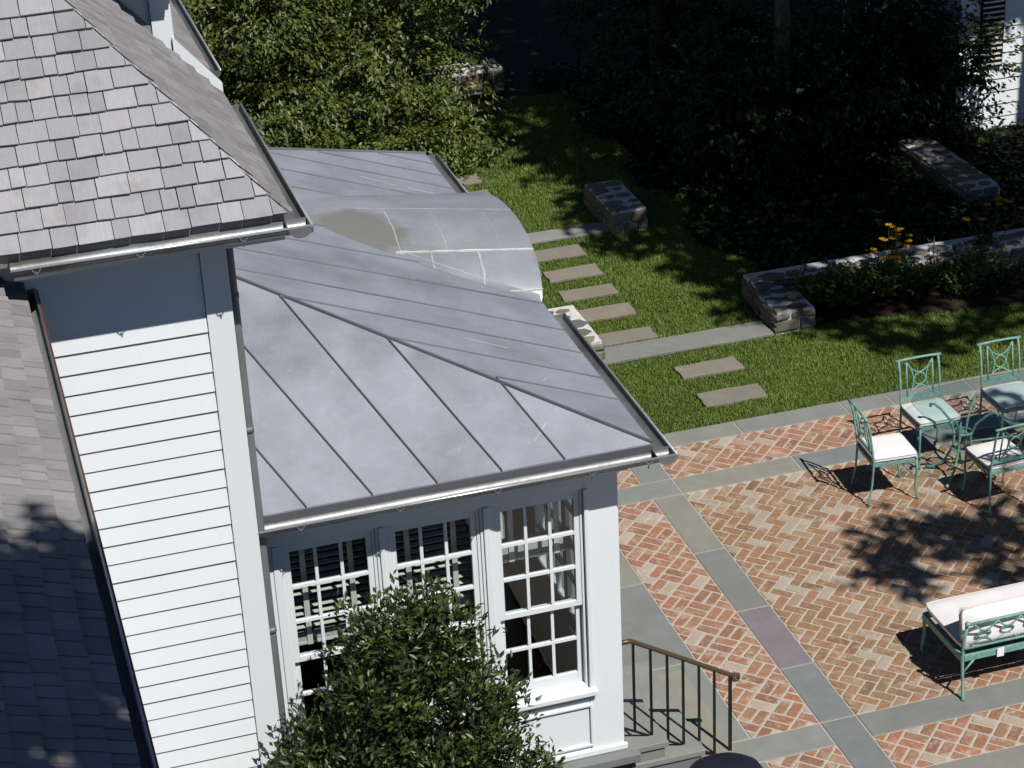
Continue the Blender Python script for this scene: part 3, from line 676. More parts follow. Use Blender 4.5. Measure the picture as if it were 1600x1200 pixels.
# windows
def window(x0, x1):
    w = HB(); w.box(x0, x0+.022, YS+.02, YI, 1.045, 2.684); w.box(x1-.022, x1, YS+.02, YI, 1.045, 2.684); w.box(x0+.022, x1-.022, YS+.02, YI, 2.655, 2.684); w.box(x0+.022, x1-.022, YS+.02, YI, 1.045, 1.07)
    wo_ = w.build('window', M['trim_paint'], bevel=.003)
    for nm, za, zb, yy, rows, rb, rt in (('upper_sash', 1.735, 2.655, YS+.03, 3, .045, .045), ('lower_sash', 1.07, 1.765, YS+.066, 2, .085, .035)):
        xa, xb = x0+.0225, x1-.0225; st = .04
        f = HB(); f.box(xa, xa+st, yy, yy+.032, za, zb); f.box(xb-st, xb, yy, yy+.032, za, zb); f.box(xa+st, xb-st, yy+.0005, yy+.031, za, za+rb); f.box(xa+st, xb-st, yy+.0005, yy+.031, zb-rt, zb)
        so_ = f.build(nm, M['trim_paint'], bevel=.003); so_.parent = wo_
        gx0, gx1, gz0, gz1 = xa+st, xb-st, za+rb, zb-rt; mw = .022
        for k in (1, 2):
            xm = gx0+(gx1-gx0)*k/3; m = HB(); m.box(xm-mw/2, xm+mw/2, yy+.001, yy+.028, gz0, gz1); q = m.build('muntin', M['trim_paint']); q.parent = wo_
        for k in range(1, rows):
            zm = gz0+(gz1-gz0)*k/rows; m = HB(); m.box(gx0, gx1, yy-.001, yy+.0285, zm-mw/2, zm+mw/2); q = m.build('muntin', M['trim_paint']); q.parent = wo_
        for i in range(3):
            for k in range(rows):
                ax_, bx_ = gx0+(gx1-gx0)*i/3, gx0+(gx1-gx0)*(i+1)/3; az_, bz_ = gz0+(gz1-gz0)*k/rows, gz0+(gz1-gz0)*(k+1)/rows
                m = HB(); t1, t2 = random.gauss(0, .0006), random.gauss(0, .0006)
                m.add([(ax_, yy+.016+t1, az_), (bx_, yy+.016+t2, az_), (bx_, yy+.016-t1, bz_), (ax_, yy+.016-t2, bz_)], [(0, 1, 2, 3)]); q = m.build('pane', M['window_glass']); q.parent = wo_
    return wo_
for a, b in WX: window(a, b)
def side_glazing(ya, yb, za, zb, nx, nz, name='side_window'):
    f = HB(); x = XS-.07
    f.box(x-.03, x+.03, ya, ya+.06, za, zb); f.box(x-.03, x+.03, yb-.06, yb, za, zb); f.box(x-.029, x+.029, ya+.06, yb-.06, zb-.06, zb); f.box(x-.029, x+.029, ya+.06, yb-.06, za, za+.09)
    for k in range(1, nx): yy = ya+.06+(yb-ya-.12)*k/nx; w_ = .045 if (nx % 3 == 0 and k % 3 == 0) else .011; f.box(x-.018, x+.018, yy-w_, yy+w_, za+.09, zb-.06)
    for k in range(1, nz): zz = za+.09+(zb-za-.15)*k/nz; f.box(x-.016, x+.016, ya+.06, yb-.06, zz-.011, zz+.011)
    o = f.build(name, M['trim_paint']); g_ = HB(); g_.add([(x, ya+.05, za), (x, yb-.05, za), (x, yb-.05, zb), (x, ya+.05, zb)], [(0, 1, 2, 3)]); q = g_.build('pane', M['window_glass']); q.parent = o
side_glazing(-3.86, -2.30, 1.0, 2.68, 6, 5)
side_glazing(-1.5, .15, .45, 2.68, 6, 5, 'garden_door')
part('interior_floor', [(XT, XS-.13, YI+.001, 1.49, .46, .50)], 'floor_wood', 0)
part('interior_ceiling', [(XT, XS-.13, YI+.001, 1.49, 2.90, 2.928)], 'interior', 0)
part('interior_partition', [(XT+.001, XT+.03, YI+.001, 1.49, .50, 2.90), (XT+.03, XS-.13, -.42, -.40, .5, 2.90)], 'interior', 0)

# interior blinds: each hangs free inside its window
SL = MB(); SL.add([(-.275, -.023, -.002), (.275, -.023, -.002), (.275, .023, .002), (-.275, .023, .002), (-.275, -.023, -.005), (.275, -.023, -.005), (.275, .023, -.001), (-.275, .023, -.001)], [(0, 1, 2, 3), (7, 6, 5, 4), (0, 4, 5, 1), (2, 6, 7, 3)])
slm = SL.mesh('slat', M['blind'])
for i, (a, b) in enumerate(WX):
    xc = (a+b)/2; zt = 2.63; zb = (1.79, 1.84, 2.13)[i]
    bl = empty('window_blind', (xc, YI+.07, zb), ('white slatted blind lowered most of the way in the left window', 'white slatted blind lowered in the middle window behind the shrub', 'white slatted blind drawn up into a bundle in the right window')[i], 'blind', 'blinds in the sunroom windows')
    m = MB(); m.box(-.28, .28, -.03, .03, zt-zb-.02, zt-zb+.03); m.build('head_rail', M['blind'], bl, bevel=.004)
    n_s = (13, 12, 2)[i]; top = zt-zb-.05; bot = (.10, .10, .40)[i]
    for k in range(n_s): link('slat', slm, bl, (0, 0, bot+(top-bot)*(k+.5)/n_s))
    nst = (7, 7, 15)[i]
    for k in range(nst): link('slat', slm, bl, (random.uniform(-.002, .002), 0, k*.0095+.02))
    m = MB(); m.box(-.28, .28, -.026, .026, -.012, .012); m.build('bottom_rail', M['blind'], bl, bevel=.004)
    for xx in (-.16, .17):
        m = MB(); m.box(xx-.019, xx+.019, -.034, -.030, -.01, zt-zb-.02); m.build('tape', M['blind'], bl)

# ================================================================== steps and railing at the sunroom corner
st = empty('stone_steps', (-1.6, -3.5, 0), 'grey bluestone steps climbing to the sunroom corner beside the railing', 'steps')
for i, (xa, xb, zt) in enumerate(((-2.0, -1.72, .45), (-2.0, -1.43, .30), (-2.0, -1.14, .15))):
    m = MB(); m.box(xa+1.6, xb+.02+1.6, -4.16+3.5, -2.9+3.5, zt-.05, zt); m.build('tread', M['bluestone'], st, bevel=.006)
    m = MB(); m.box(xa+1.6, xb-.005+1.6, -4.14+3.5, -2.91+3.5, zt-.15, zt-.051); m.build('riser', M['bluestone'], st)
ra = empty('stair_railing', (-1.166, -4.038, 0), 'slender black iron railing with bronze handrail beside the sunroom corner', 'railing')
bx = [-1.921, -1.789, -1.661, -1.538, -1.413, -1.292, -1.166]
tz_ = lambda x: 1.295 + (x+1.921)*(.826-1.295)/(-1.166+1.921)
bz_ = lambda x: .525 + (x+1.921)*(.06-.525)/(-1.166+1.921)
for i, x in enumerate(bx):
    w_ = .011 if i == 6 else .0085; m = MB(); z_lo = 0.0 if i == 6 else bz_(x)
    m.box(x+1.166-w_, x+1.166+w_, -w_, w_, z_lo, tz_(x)); m.build('post' if i == 6 else 'baluster', M['black_iron'], ra)
m = MB(); m.tube([(-.86, 0, bz_(-2.0)+.0), (0, 0, bz_(-1.166)+.01)], .010, 6); m.build('bottom_rail', M['black_iron'], ra)
hr = [(-.92, 0, tz_(-1.93)+.012), (-.775, 0, tz_(-1.93)+.012), (-.74, 0, tz_(-1.90)+.01)] + [(x, 0, tz_(x-1.166)+.008) for x in (-.5, -.25, -.02, .02)]
for k in range(10):
    a = R(90-34*k); hr.append((.03+.030*math.cos(a)*(1-k*.05)+.012, 0, tz_(-1.166)-.030+.030*math.sin(a)*(1-k*.05)))
m = MB(); m.tube(hr, [.019]*7+[.014]*10, 8); m.build('handrail', M['bronze'], ra, smooth=True)

# covered grill at the foot of the picture
gr = empty('covered_grill', (-1.62, -5.05, 0), 'dark navy fitted cover over a rounded grill by the steps', 'grill')
m = MB()
def gfn(i, j):
    a = 2*math.pi*j; t = i
    prof = [(.0, .845), (.15, .835), (.235, .785), (.275, .71), (.30, .55), (.33, .33), (.35, .05)]
    k = t*(len(prof)-1); k0 = min(int(k), len(prof)-2); f = k-k0; r_ = prof[k0][0]*(1-f)+prof[k0+1][0]*f; zz = prof[k0][1]*(1-f)+prof[k0+1][1]*f
    r_ *= 1 + .03*math.sin(7*a)*t; return (r_*1.12*math.cos(a), r_*.9*math.sin(a), zz)
m.grid(gfn, 12, 32); m.build('cover', M['cover_fabric'], gr, smooth=True)
m = MB(); m.tube([(.395*math.cos(2*math.pi*k/24), .317*math.sin(2*math.pi*k/24), .06) for k in range(24)], .014, 6, closed=True); m.build('hem', M['cover_fabric'], gr)
# ================================================================== stepping stones and thresholds
STEP = [(.85,1.53,2.22,2.50,'flat tan stepping stone in the near lawn, the farther of two'), (.84,1.51,1.535,1.835,'flat tan stepping stone in the near lawn, the one closest to the patio'),
        (.32,.96,3.27,3.55,'flat tan stepping stone touching the grey threshold slab'), (.32,.955,3.925,4.235,'flat tan stepping stone, second beyond the near threshold slab'),
        (.315,.96,4.53,4.80,'flat tan stepping stone, third beyond the near threshold slab'), (.33,.965,5.10,5.40,'flat tan stepping stone, fourth beyond the near threshold slab'),
        (.35,.97,5.72,6.03,'flat tan stepping stone just before the far threshold slab'), (.0,.47,7.93,8.19,'small tan stepping stone beyond the vault, nearer the far threshold'), (.0,.49,8.48,8.77,'farthest tan stepping stone beside the leafy tree')]
for x0, x1, y0, y1, lb in STEP:
    o = add_slab(rect(x0, x1, y0, y1, 0), M['step_stone'], .022, 'stepping_stone', None, .010); tag(o, lb, 'stepping stone', 'stepping stones along the garden path')
THR = [(.2,2.13,2.84,3.20,'long grey threshold slab between the two near stone piers'), (.3,1.47,6.27,6.56,'grey threshold slab by the far stone pier, partly in shade')]
for x0, x1, y0, y1, lb in THR:
    o = add_slab(rect(x0, x1, y0, y1, 0), M['bluestone'], .03, 'threshold_slab', None, .006); tag(o, lb, 'stone slab', 'threshold slabs of the garden path')
# ================================================================== low stone walls
def garden_wall(segs, h, label, name='garden_wall'):
    X0, Y0 = segs[0][0], segs[0][2]; root = empty(name, (X0, Y0, 0), label, 'stone wall', 'low fieldstone garden walls')
    core = MB()
    for x0, x1, y0, y1 in segs: core.box(x0-X0+.02, x1-X0-.02, y0-Y0+.02, y1-Y0-.02, -.05, h-.008)
    core.build('mortar_core', M['wall_mortar'], root)
    for x0, x1, y0, y1 in segs:
        # face stones
        for (ax, a0, a1, fixed, out) in (('x', x0, x1, y0, -1), ('y', y0, y1, x0, -1), ('y', y0, y1, x1, 1)):
            z = 0
            while z < h-.05:
                hh = min(random.uniform(.08, .15), h-.03-z); s = a0
                if h-.03-z-hh < .06: hh = h-.03-z
                while s < a1-.02:
                    l = min(random.uniform(.14, .34), a1-s)
                    if a1-s-l < .08: l = a1-s
                    m = MB(); d0, d1 = fixed-out*.1, fixed+out*random.uniform(0, .012)
                    g_ = .008
                    if ax == 'x': m.box(s+g_-X0, s+l-g_-X0, d0-Y0, d1-Y0, z+g_, z+hh-g_)
                    else: m.box(d0-X0, d1-X0, s+g_-Y0, s+l-g_-Y0, z+g_, z+hh-g_)
                    m.v = [(a+random.uniform(-.011, .011), b+random.uniform(-.011, .011), c+random.uniform(-.010, .010)) for a, b, c in m.v]
                    m.build('stone', M['field_stone'], root, bevel=.018); s += l
                z += hh
        # capping stones set in pale mortar
        y = y0+.09
        while y < y1-.04:
            x = x0+random.uniform(.04, .12)
            while x < x1-.03:
                r_ = random.uniform(.06, .15); k = random.randint(6, 8); ph = random.random()*6
                poly = [(min(max(x+r_*1.25*random.uniform(.7, 1.15)*math.cos(ph+2*math.pi*i/k), x0+.015), x1-.015)-X0, min(max(y+r_*.8*random.uniform(.7, 1.15)*math.sin(ph+2*math.pi*i/k), y0+.015), y1-.015)-Y0) for i in range(k)]
                vs_, fs_, c = slab_mesh(poly, h-.03, h+random.uniform(.0, .012), .008)
                o = MB().add(vs_, fs_).build('stone', M['field_stone'], root); o.location = (c[0], c[1], 0)
                x += r_*1.1+.12
            y += random.uniform(.16, .24)
    return root
garden_wall([(2.16,2.63,2.87,3.46)], .25, 'squared fieldstone pier with mortared cap at the end of the flower bed wall', 'stone_pier')
garden_wall([(2.20,7.2,3.462,3.95)], .27, 'long low fieldstone wall running behind the yellow flowers')
garden_wall([(-.25,.235,2.92,3.95)], .25, 'fieldstone pier with white mortar close against the sunroom gutter', 'stone_pier')
garden_wall([(1.45,1.92,6.2,7.25)], .28, 'shaded fieldstone pier beside the far threshold slab', 'stone_pier')
garden_wall([(.7,1.85,12.0,12.5)], .3, 'far sunlit rubble wall glimpsed beyond the leafy tree')
garden_wall([(5.72,6.2,5.4,7.3)], .2, 'dappled stone wall top deep in the shade under the trees')

# ================================================================== lawn grass
def blades(n, x0, x1, y0, y1, L=(.03, .06), w=.010):
    P = np.column_stack([rng.uniform(x0, x1, n), rng.uniform(y0, y1, n)]); keep = np.ones(n, bool)
    for bx0, bx1, by0, by1 in [s[:4] for s in STEP]+[t[:4] for t in THR]+[(2.14,2.65,2.85,3.47), (2.18,9,3.44,3.97), (-.27,.25,2.9,3.97), (1.43,1.94,6.18,7.27), (5.7,6.22,5.3,7.4), (.68,1.9,11.9,12.6)]:
        m_ = rng.uniform(0, .03, n); keep &= ~((P[:,0] > bx0+m_) & (P[:,0] < bx1-m_) & (P[:,1] > by0+m_) & (P[:,1] < by1-m_))
    bf = np.interp(P[:,0], [p[0] for p in front], [p[1] for p in front]); keep &= ~((P[:,0] > 2.6) & (P[:,1] > bf-.02) & (P[:,1] < 3.5))
    P = P[keep]; n = len(P); a = rng.uniform(0, 2*np.pi, n); tilt = rng.uniform(.15, 1.0, n); Ln = rng.uniform(*L, n); pat = .5+.5*np.sin(P[:,0]*2.3+np.sin(P[:,1]*1.7)*2)*np.cos(P[:,1]*1.9)
    Ln *= .8+.35*pat
    d = np.column_stack([np.cos(a)*np.sin(tilt), np.sin(a)*np.sin(tilt), np.cos(tilt)]); s = np.column_stack([-np.sin(a), np.cos(a), np.zeros(n)])*(w*rng.uniform(.6, 1.2, n))[:,None]*.5
    B = np.column_stack([P, np.full(n, -.02)])
    V = np.stack([B-s, B+s, B+d*Ln[:,None]*.6+s*.7, B+d*Ln[:,None]*[1,1,.92], B+d*Ln[:,None]*.6-s*.7], 1).reshape(-1, 3)
    i = np.arange(n)*5; F = np.concatenate([np.column_stack([i, i+1, i+2]), np.column_stack([i, i+2, i+4]), np.column_stack([i+4, i+2, i+3])])
    v = np.clip(rng.normal(.45, .14, n)+.3*(pat-.5)*rng.uniform(.3,1,n), 0, 1); return V, F, np.tile(v, 3)
sets = [blades(95000, -.6, 5.6, 1.17, 3.2), blades(80000, -.6, 2.8, 3.2, 7.2), blades(36000, -.6, 2.6, 7.2, 11.5, w=.013)]
V = []; F = []; A = []; b_ = 0
for v_, f_, a_ in sets: V.append(v_); F.append(f_+b_); A.append(a_); b_ += len(v_)
gr_me = np_mesh('grass', np.concatenate(V), np.concatenate(F), M['grass_blade'], np.concatenate(A))
tag(link('grass', gr_me), 'short mown green grass of the garden lawn', 'grass', kind='stuff')

# dark leaf layer added to blacken the shaded ground under the trees
n_ = 30000; P = np.column_stack([rng.uniform(2.3, 9, n_), rng.uniform(4.0, 12.5, n_), np.abs(rng.normal(.03, .05, n_))]); P = P[(P[:,0] > 2.45+.25*np.sin(P[:,1]*3)) & ~((P[:,0] > 5.65) & (P[:,0] < 6.25) & (P[:,1] > 5.3) & (P[:,1] < 7.4))]; IV = P
# ================================================================== furniture
def bar(pts, r, name, parent, n=6, mat='verdigris', smooth=True):
    m = MB(); m.tube(pts, r, n); return m.build(name, M[mat], parent, smooth=smooth)
def cushion_mesh(x0, x1, y0, y1, z0, z1, puff=.02, n=10, tuft=0):
    m = MB(); cx, cy = (x0+x1)/2, (y0+y1)/2; hx, hy = (x1-x0)/2, (y1-y0)/2; zc = (z0+z1)/2; h = (z1-z0)/2
    def f(sgn):
        def fn(i, j):
            u, v = 2*i-1, 2*j-1; e = (1-abs(u)**6)*(1-abs(v)**6); ro = .035
            ux = u*hx*(1-.03*(abs(v)**8)); vy = v*hy*(1-.03*(abs(u)**8))
            return (cx+ux, cy+vy, zc + sgn*(h*(.35+.65*e**.35) + puff*e*(1-u*u*.6)*(1-v*v*.6)*(1 if sgn > 0 else .2)))
        return fn
    m.grid(f(1), n, n); 
    g2 = MB(); g2.grid(f(-1), n, n); m.add(g2.v, [tuple(reversed(q)) for q in g2.f])
    # skirt
    rim_t = [f(1)(0, j/n) for j in range(n+1)]+[f(1)(i/n, 1) for i in range(1, n+1)]+[f(1)(1, 1-j/n) for j in range(1, n+1)]+[f(1)(1-i/n, 0) for i in range(1, n)]
    rim_b = [(x, y, 2*zc-z) for x, y, z in rim_t]; k = len(rim_t)
    m.add(rim_t+rim_b, [(i, (i+1) % k, k+(i+1) % k, k+i) for i in range(k)])
    return m, rim_t
def yb(z): return -.205 - max(0, z-.45)*.16
def make_chair(loc, rz, label):
    c = empty('garden_chair', loc, label, 'chair', 'verdigris metal dining chairs', rz=rz)
    for s in (-1, 1):
        lg = bar([(s*.205, .205, .43), (s*.212, .215, .30), (s*.205, .205, .15), (s*.215, .225, .03), (s*.217, .228, .0)], [.013, .012, .010, .010, .016], 'leg', c, 7)
        m = MB(); m.sphere((s*.205, .205, .435), .02, 8, 6); q = m.build('finial', M['verdigris'], lg, smooth=True)
        bar([(s*.215, -.255, 0), (s*.212, -.245, .03), (s*.203, -.215, .2), (s*.205, -.205, .43), (s*.205, yb(.6), .6), (s*.205, yb(.78), .78), (s*.205, yb(.905)-.02, .905)], [.016, .010, .010, .012, .011, .011, .012], 'back_post', c, 7)
        bar([(s*.135, yb(.53), .53), (s*.135, yb(.88), .88)], .0085, 'back_bar', c)
        bar([(s*.20, .17, .27), (s*.19, .07, .40)], .008, 'brace', c)
    bar([(-.235, yb(.9)-.02, .897), (-.12, yb(.9)-.022, .903), (0, yb(.9)-.022, .905), (.12, yb(.9)-.022, .903), (.235, yb(.9)-.02, .897)], [.015, .012, .012, .012, .015], 'top_rail', c, 8)
    m = MB(); m.box(-.2, .2, yb(.53)-.008, yb(.53)+.008, .513, .545); m.build('lower_rail', M['verdigris'], c)
    m = MB(); P = lambda x, z: (x, yb(z), z); zc = .705
    m.tube([P(.058*math.cos(2*math.pi*k/16), zc+.058*math.sin(2*math.pi*k/16)) for k in range(16)], .0068, 6, closed=True)
    for sg in (1, -1):
        m.tube([P(-.135+.27*t/10, zc+sg*(.175-(.175-.066)*4*(t/10)*(1-t/10))) for t in range(11)], .0068, 6)
        m.tube([P(sg*(.135-(.135-.066)*4*(t/10)*(1-t/10)), .53+.35*t/10) for t in range(11)], .0068, 6)
    m.build('back_medallion', M['verdigris'], c, smooth=True)
    m = MB(); m.box(-.215, .215, .19, .215, .395, .43); m.box(-.215, .215, -.215, -.19, .395, .43); m.box(-.215, -.19, -.19, .19, .395, .43); m.box(.19, .215, -.19, .19, .395, .43)
    for k in (-.1, 0, .1): m.box(-.19, .19, k-.012, k+.012, .405, .412)
    m.build('seat_frame', M['verdigris'], c, bevel=.003)
    m, rim = cushion_mesh(-.212, .212, -.20, .215, .43, .495, .016); cu = m.build('cushion', M['cushion'], c, smooth=True)
    m = MB(); m.tube([(x*1.005, y*1.005, z) for x, y, z in rim], .0045, 5, closed=True); m.build('piping', M['cushion_piping'], cu)
    m = MB(); m.tube([(x*1.005, y*1.005, .925-z) for x, y, z in rim], .0045, 5, closed=True); m.build('piping', M['cushion_piping'], cu)
    return c
make_chair((1.755, -.645, 0), R(-94), 'pale green metal chair with sunlit white cushion at the left table end')
make_chair((2.445, -.155, 0), R(180), 'pale green metal chair facing the camera from the far table side, beside the lawn')
make_chair((3.32, -.115, 0), R(181), 'half-shaded pale green metal chair at the right edge against the lawn')
make_chair((2.63, -1.135, 0), R(3), 'pale green metal chair seen from behind on the near table side')
# glass table on two scrolled pedestals
tb = empty('garden_table', (3.05, -.60, 0), 'glass topped garden table with scrolled pale green metal base', 'table')
m = MB(); k = 40
ring = [(math.copysign(abs(math.cos(2*math.pi*i/k))**.5, math.cos(2*math.pi*i/k))*.93, math.copysign(abs(math.sin(2*math.pi*i/k))**.5, math.sin(2*math.pi*i/k))*.46, .716) for i in range(k)]
m.add(ring, [tuple(range(k))]); m.build('glass_top', M['table_glass'], tb)
m = MB(); m.tube(ring, .004, 6, closed=True); m.build('glass_rim', M['table_glass'], tb, smooth=True)
for px in (-.5, .5):
    for a in (45, 135, 225, 315):
        ca, sa = math.cos(R(a)), math.sin(R(a)); prof = [(.36, .02), (.30, .03), (.17, .12), (.09, .28), (.08, .42), (.13, .55), (.23, .65), (.30, .695), (.34, .685), (.335, .66)]
        lg = bar([(px+r_*ca, r_*sa*.85, z_) for r_, z_ in prof], [.018, .013, .012, .012, .012, .012, .012, .013, .014, .012], 'pedestal_leg', tb, 7)
    for z_, r_ in ((.28, .095), (.45, .09)):
        m = MB(); m.tube([(px+r_*math.cos(2*math.pi*i/14), r_*.85*math.sin(2*math.pi*i/14), z_) for i in range(14)], .009, 6, closed=True)
        m.build('pedestal_ring', M['verdigris'], tb, smooth=True)
bar([(-.42, 0, .33), (0, 0, .30), (.42, 0, .33)], .011, 'stretcher', tb)
# loveseat seen from behind
lv = empty('garden_loveseat', (1.53, -3.50, 0), 'pale green metal loveseat with white cushions seen from behind at lower right', 'loveseat')
for s in (-1, 1):
    bar([(s*.665, -.385, 0), (s*.66, -.37, .03), (s*.655, -.335, .2), (s*.66, -.325, .38), (s*.66, -.34, .54), (s*.655, -.365, .69)], [.02, .013, .013, .016, .014, .014], 'back_post', lv, 8)
    bar([(s*.66, .35, 0), (s*.66, .345, .03), (s*.655, .32, .2), (s*.66, .33, .38)], [.02, .013, .013, .016], 'leg', lv, 8)
    m = MB(); m.box(s*.66-.013, s*.66+.013, -.325, .345, .325, .385); m.build('side_rail', M['verdigris'], lv, bevel=.004)
    m = MB(); m.sphere((s*.655, -.37, .70), .024, 8, 6); m.build('finial', M['verdigris'], lv, smooth=True)
    bar([(s*.655, -.33, .22), (s*.56, -.33, .33)], .009, 'brace', lv)
m = MB(); m.box(-.645, .645, -.338, -.312, .33, .385); m.build('back_rail', M['verdigris'], lv, bevel=.004)
m = MB(); m.box(-.645, .645, .32, .345, .33, .385); m.build('front_rail', M['verdigris'], lv, bevel=.004)
bar([(-.655, -.35, .46), (0, -.352, .465), (.655, -.35, .46)], .010, 'lower_back_rail', lv)
bar([(-.655, -.365, .69), (-.3, -.37, .695), (0, -.37, .70), (.3, -.37, .695), (.655, -.365, .69)], .013, 'top_rail', lv, 8)
m = MB()
for i in range(6):
    x0 = -.60+i*.2; cx = x0+.1; zc = .575; yy = -.358
    m.tube([(cx+.055*math.cos(2*math.pi*k/16), yy-(.045*math.sin(2*math.pi*k/16))*.2, zc+.036*math.sin(2*math.pi*k/16)) for k in range(16)], .0075, 6, closed=True)
    for sg in (1, -1): m.tube([(x0+.2*t/10, yy-.02*sg*math.sin(math.pi*t/10)*.6-sg*.02+.02*sg*math.sin(math.pi*t/10), zc+sg*(.11-.07*math.sin(math.pi*t/10))) for t in range(11)], .0075, 6)
m.build('back_scrollwork', M['verdigris'], lv, smooth=True)
m, rim = cushion_mesh(-.65, .65, -.31, .36, .385, .49, .025, 14); cu = m.build('seat_cushion', M['cushion'], lv, smooth=True)
m = MB(); m.tube([(x*1.003, y*1.003, z) for x, y, z in rim], .006, 5, closed=True); m.build('piping', M['cushion_piping'], cu)
m, rim = cushion_mesh(-.64, .64, -.155, .155, -.065, .065, .03, 14)
cb_ = m.build('back_cushion', M['cushion'], lv, smooth=True); cb_.location = (0, -.25, .60); cb_.rotation_euler = (R(78), 0, 0)
m = MB(); m.tube([(x*1.003, y*1.003, z) for x, y, z in rim], .006, 5, closed=True); m.build('piping', M['cushion_piping'], cb_)
m = MB(); m.tube([(x*1.003, y*1.003, -z) for x, y, z in rim], .006, 5, closed=True); m.build('piping', M['cushion_piping'], cb_)
m = MB(); m.box(-.37, -.31, -.352, -.349, .32, .40); m.build('paper_tag', M['tag_paper'], lv)

# ================================================================== foliage
def leaf_arrays(C, D, Nn, L, Wd):
    """diamond leaves folded along the midrib"""
    n = len(C); S = np.cross(D, Nn); S /= np.linalg.norm(S, axis=1, keepdims=True)+1e-9; Up = np.cross(S, D)
    L = L[:,None]; Wd = Wd[:,None]
    V = np.stack([C-D*L*.5, C+S*Wd*.5+Up*Wd*.18-D*L*.05, C+D*L*.5-Up*L*.10, C-S*Wd*.5+Up*Wd*.18-D*L*.05], 1).reshape(-1, 3)
    i = np.arange(n)*4; return V, np.concatenate([np.column_stack([i, i+1, i+2]), np.column_stack([i, i+2, i+3])])
def crown_mesh(name, lumps, mat, L=(.08, .12), asp=.5, per=16, droop=.35, shell=.45, flat=.35, spread=.22, origin=(0,0,0), inner=.15, var=(.45, .2), upright=0.):
    Cs, Ds, Ns, vs_ = [], [], [], []
    for (cx, cy, cz, rx, ry, rz, cnt) in lumps:
        k = max(1, cnt//per); d = rng.normal(size=(k, 3)); d /= np.linalg.norm(d, axis=1, keepdims=True)
        r = shell+(1-shell)*rng.random(k)**.6; ii = rng.random(k) < inner; r[ii] = rng.random(ii.sum())*shell
        base = np.array([cx, cy, cz])+d*np.array([rx, ry, rz])*r[:,None]
        out = d*[1, 1, flat]+rng.normal(size=(k, 3))*.35+[0, 0, upright]; out /= np.linalg.norm(out, axis=1, keepdims=True)
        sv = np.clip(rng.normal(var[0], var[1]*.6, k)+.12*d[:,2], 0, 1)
        t = rng.random((k, per)); side = np.cross(out, [0, 0, 1.]); side /= np.linalg.norm(side, axis=1, keepdims=True)+1e-9
        sp = spread*rng.uniform(.7, 1.3, k)
        P = base[:,None,:]+out[:,None,:]*(t[:,:,None]*sp[:,None,None]*2)+side[:,None,:]*(rng.normal(size=(k, per))*.38*sp[:,None])[:,:,None]+rng.normal(size=(k, per, 3))*[.02,.02,.03]
        P[:,:,2] -= droop*(t**2)*sp[:,None]
        Dd = out[:,None,:]*.8+side[:,None,:]*rng.normal(size=(k, per, 1))*.75+rng.normal(size=(k, per, 3))*.25; Dd[:,:,2] -= droop*rng.uniform(.3, 1.4, (k, per))-upright
        Nv = np.array([0, 0, 1.])+d[:,None,:]*.5+rng.normal(size=(k, per, 3))*.38
        Cs.append(P.reshape(-1, 3)); Ds.append(Dd.reshape(-1, 3)); Ns.append(Nv.reshape(-1, 3)); vs_.append(np.clip(np.repeat(sv, per)+rng.normal(0, var[1]*.7, k*per), 0, 1))
    C = np.concatenate(Cs); D = np.concatenate(Ds); D /= np.linalg.norm(D, axis=1, keepdims=True); Nn = np.concatenate(Ns); n = len(C)
    Ln = rng.uniform(*L, n); V, F = leaf_arrays(C-np.array(origin), D, Nn, Ln, Ln*asp*rng.uniform(.8, 1.2, n)); a = np.concatenate(vs_)
    return np_mesh(name, V, F, M[mat], np.tile(a, 2))
def tree(name, base, lumps, mat, label, cat, group=None, trunk_r=.14, trunk_top=None, limbs=None, **kw):
    root = empty(name, base, label, cat, group); b = Vector(base)
    link('crown', crown_mesh('crown', lumps, mat, origin=base, **kw), root)
    if trunk_r:
        zt = max(l[2] for l in lumps); tt = Vector(trunk_top) - b if trunk_top else Vector((0, 0, zt*.85))
        m = MB(); pts = [Vector((0, 0, -.1)).lerp(tt, i/6)+Vector((random.gauss(0, .05), random.gauss(0, .05), 0))*(i > 0)*trunk_r*6*.3 for i in range(7)]
        m.tube(pts, [trunk_r*(1.25-.9*i/6) for i in range(7)], 10)
        for l in (limbs if limbs is not None else lumps):
            e = Vector(l[:3])-b; s = pts[max(1, min(5, int(6*max(.2, min(.95, (e.z*.75)/max(tt.z, .1))))))]
            mid = s.lerp(e, .5)+Vector((0, 0, .08*(e-s).length)); m.tube([s, mid, e], [trunk_r*.35, trunk_r*.22, trunk_r*.08], 6)
        m.build('trunk', M['bark'], root, smooth=True)
    return root
a_ = rng.uniform(0, 6.28, len(IV)); D_ = np.column_stack([np.cos(a_), np.sin(a_), rng.normal(0, .3, len(IV))]); D_ /= np.linalg.norm(D_, axis=1, keepdims=True)
V, F = leaf_arrays(IV, D_, np.array([0, 0, 1.])+rng.normal(size=(len(IV), 3))*.3, rng.uniform(.07, .12, len(IV)), rng.uniform(.05, .09, len(IV)))
tag(link('added_dark_cover', np_mesh('added_dark_cover', V, F, M['dark_leaf'], np.tile(rng.random(len(IV)), 2))), 'dark leaf layer added to deepen the shade under the trees', 'ground cover', kind='stuff')
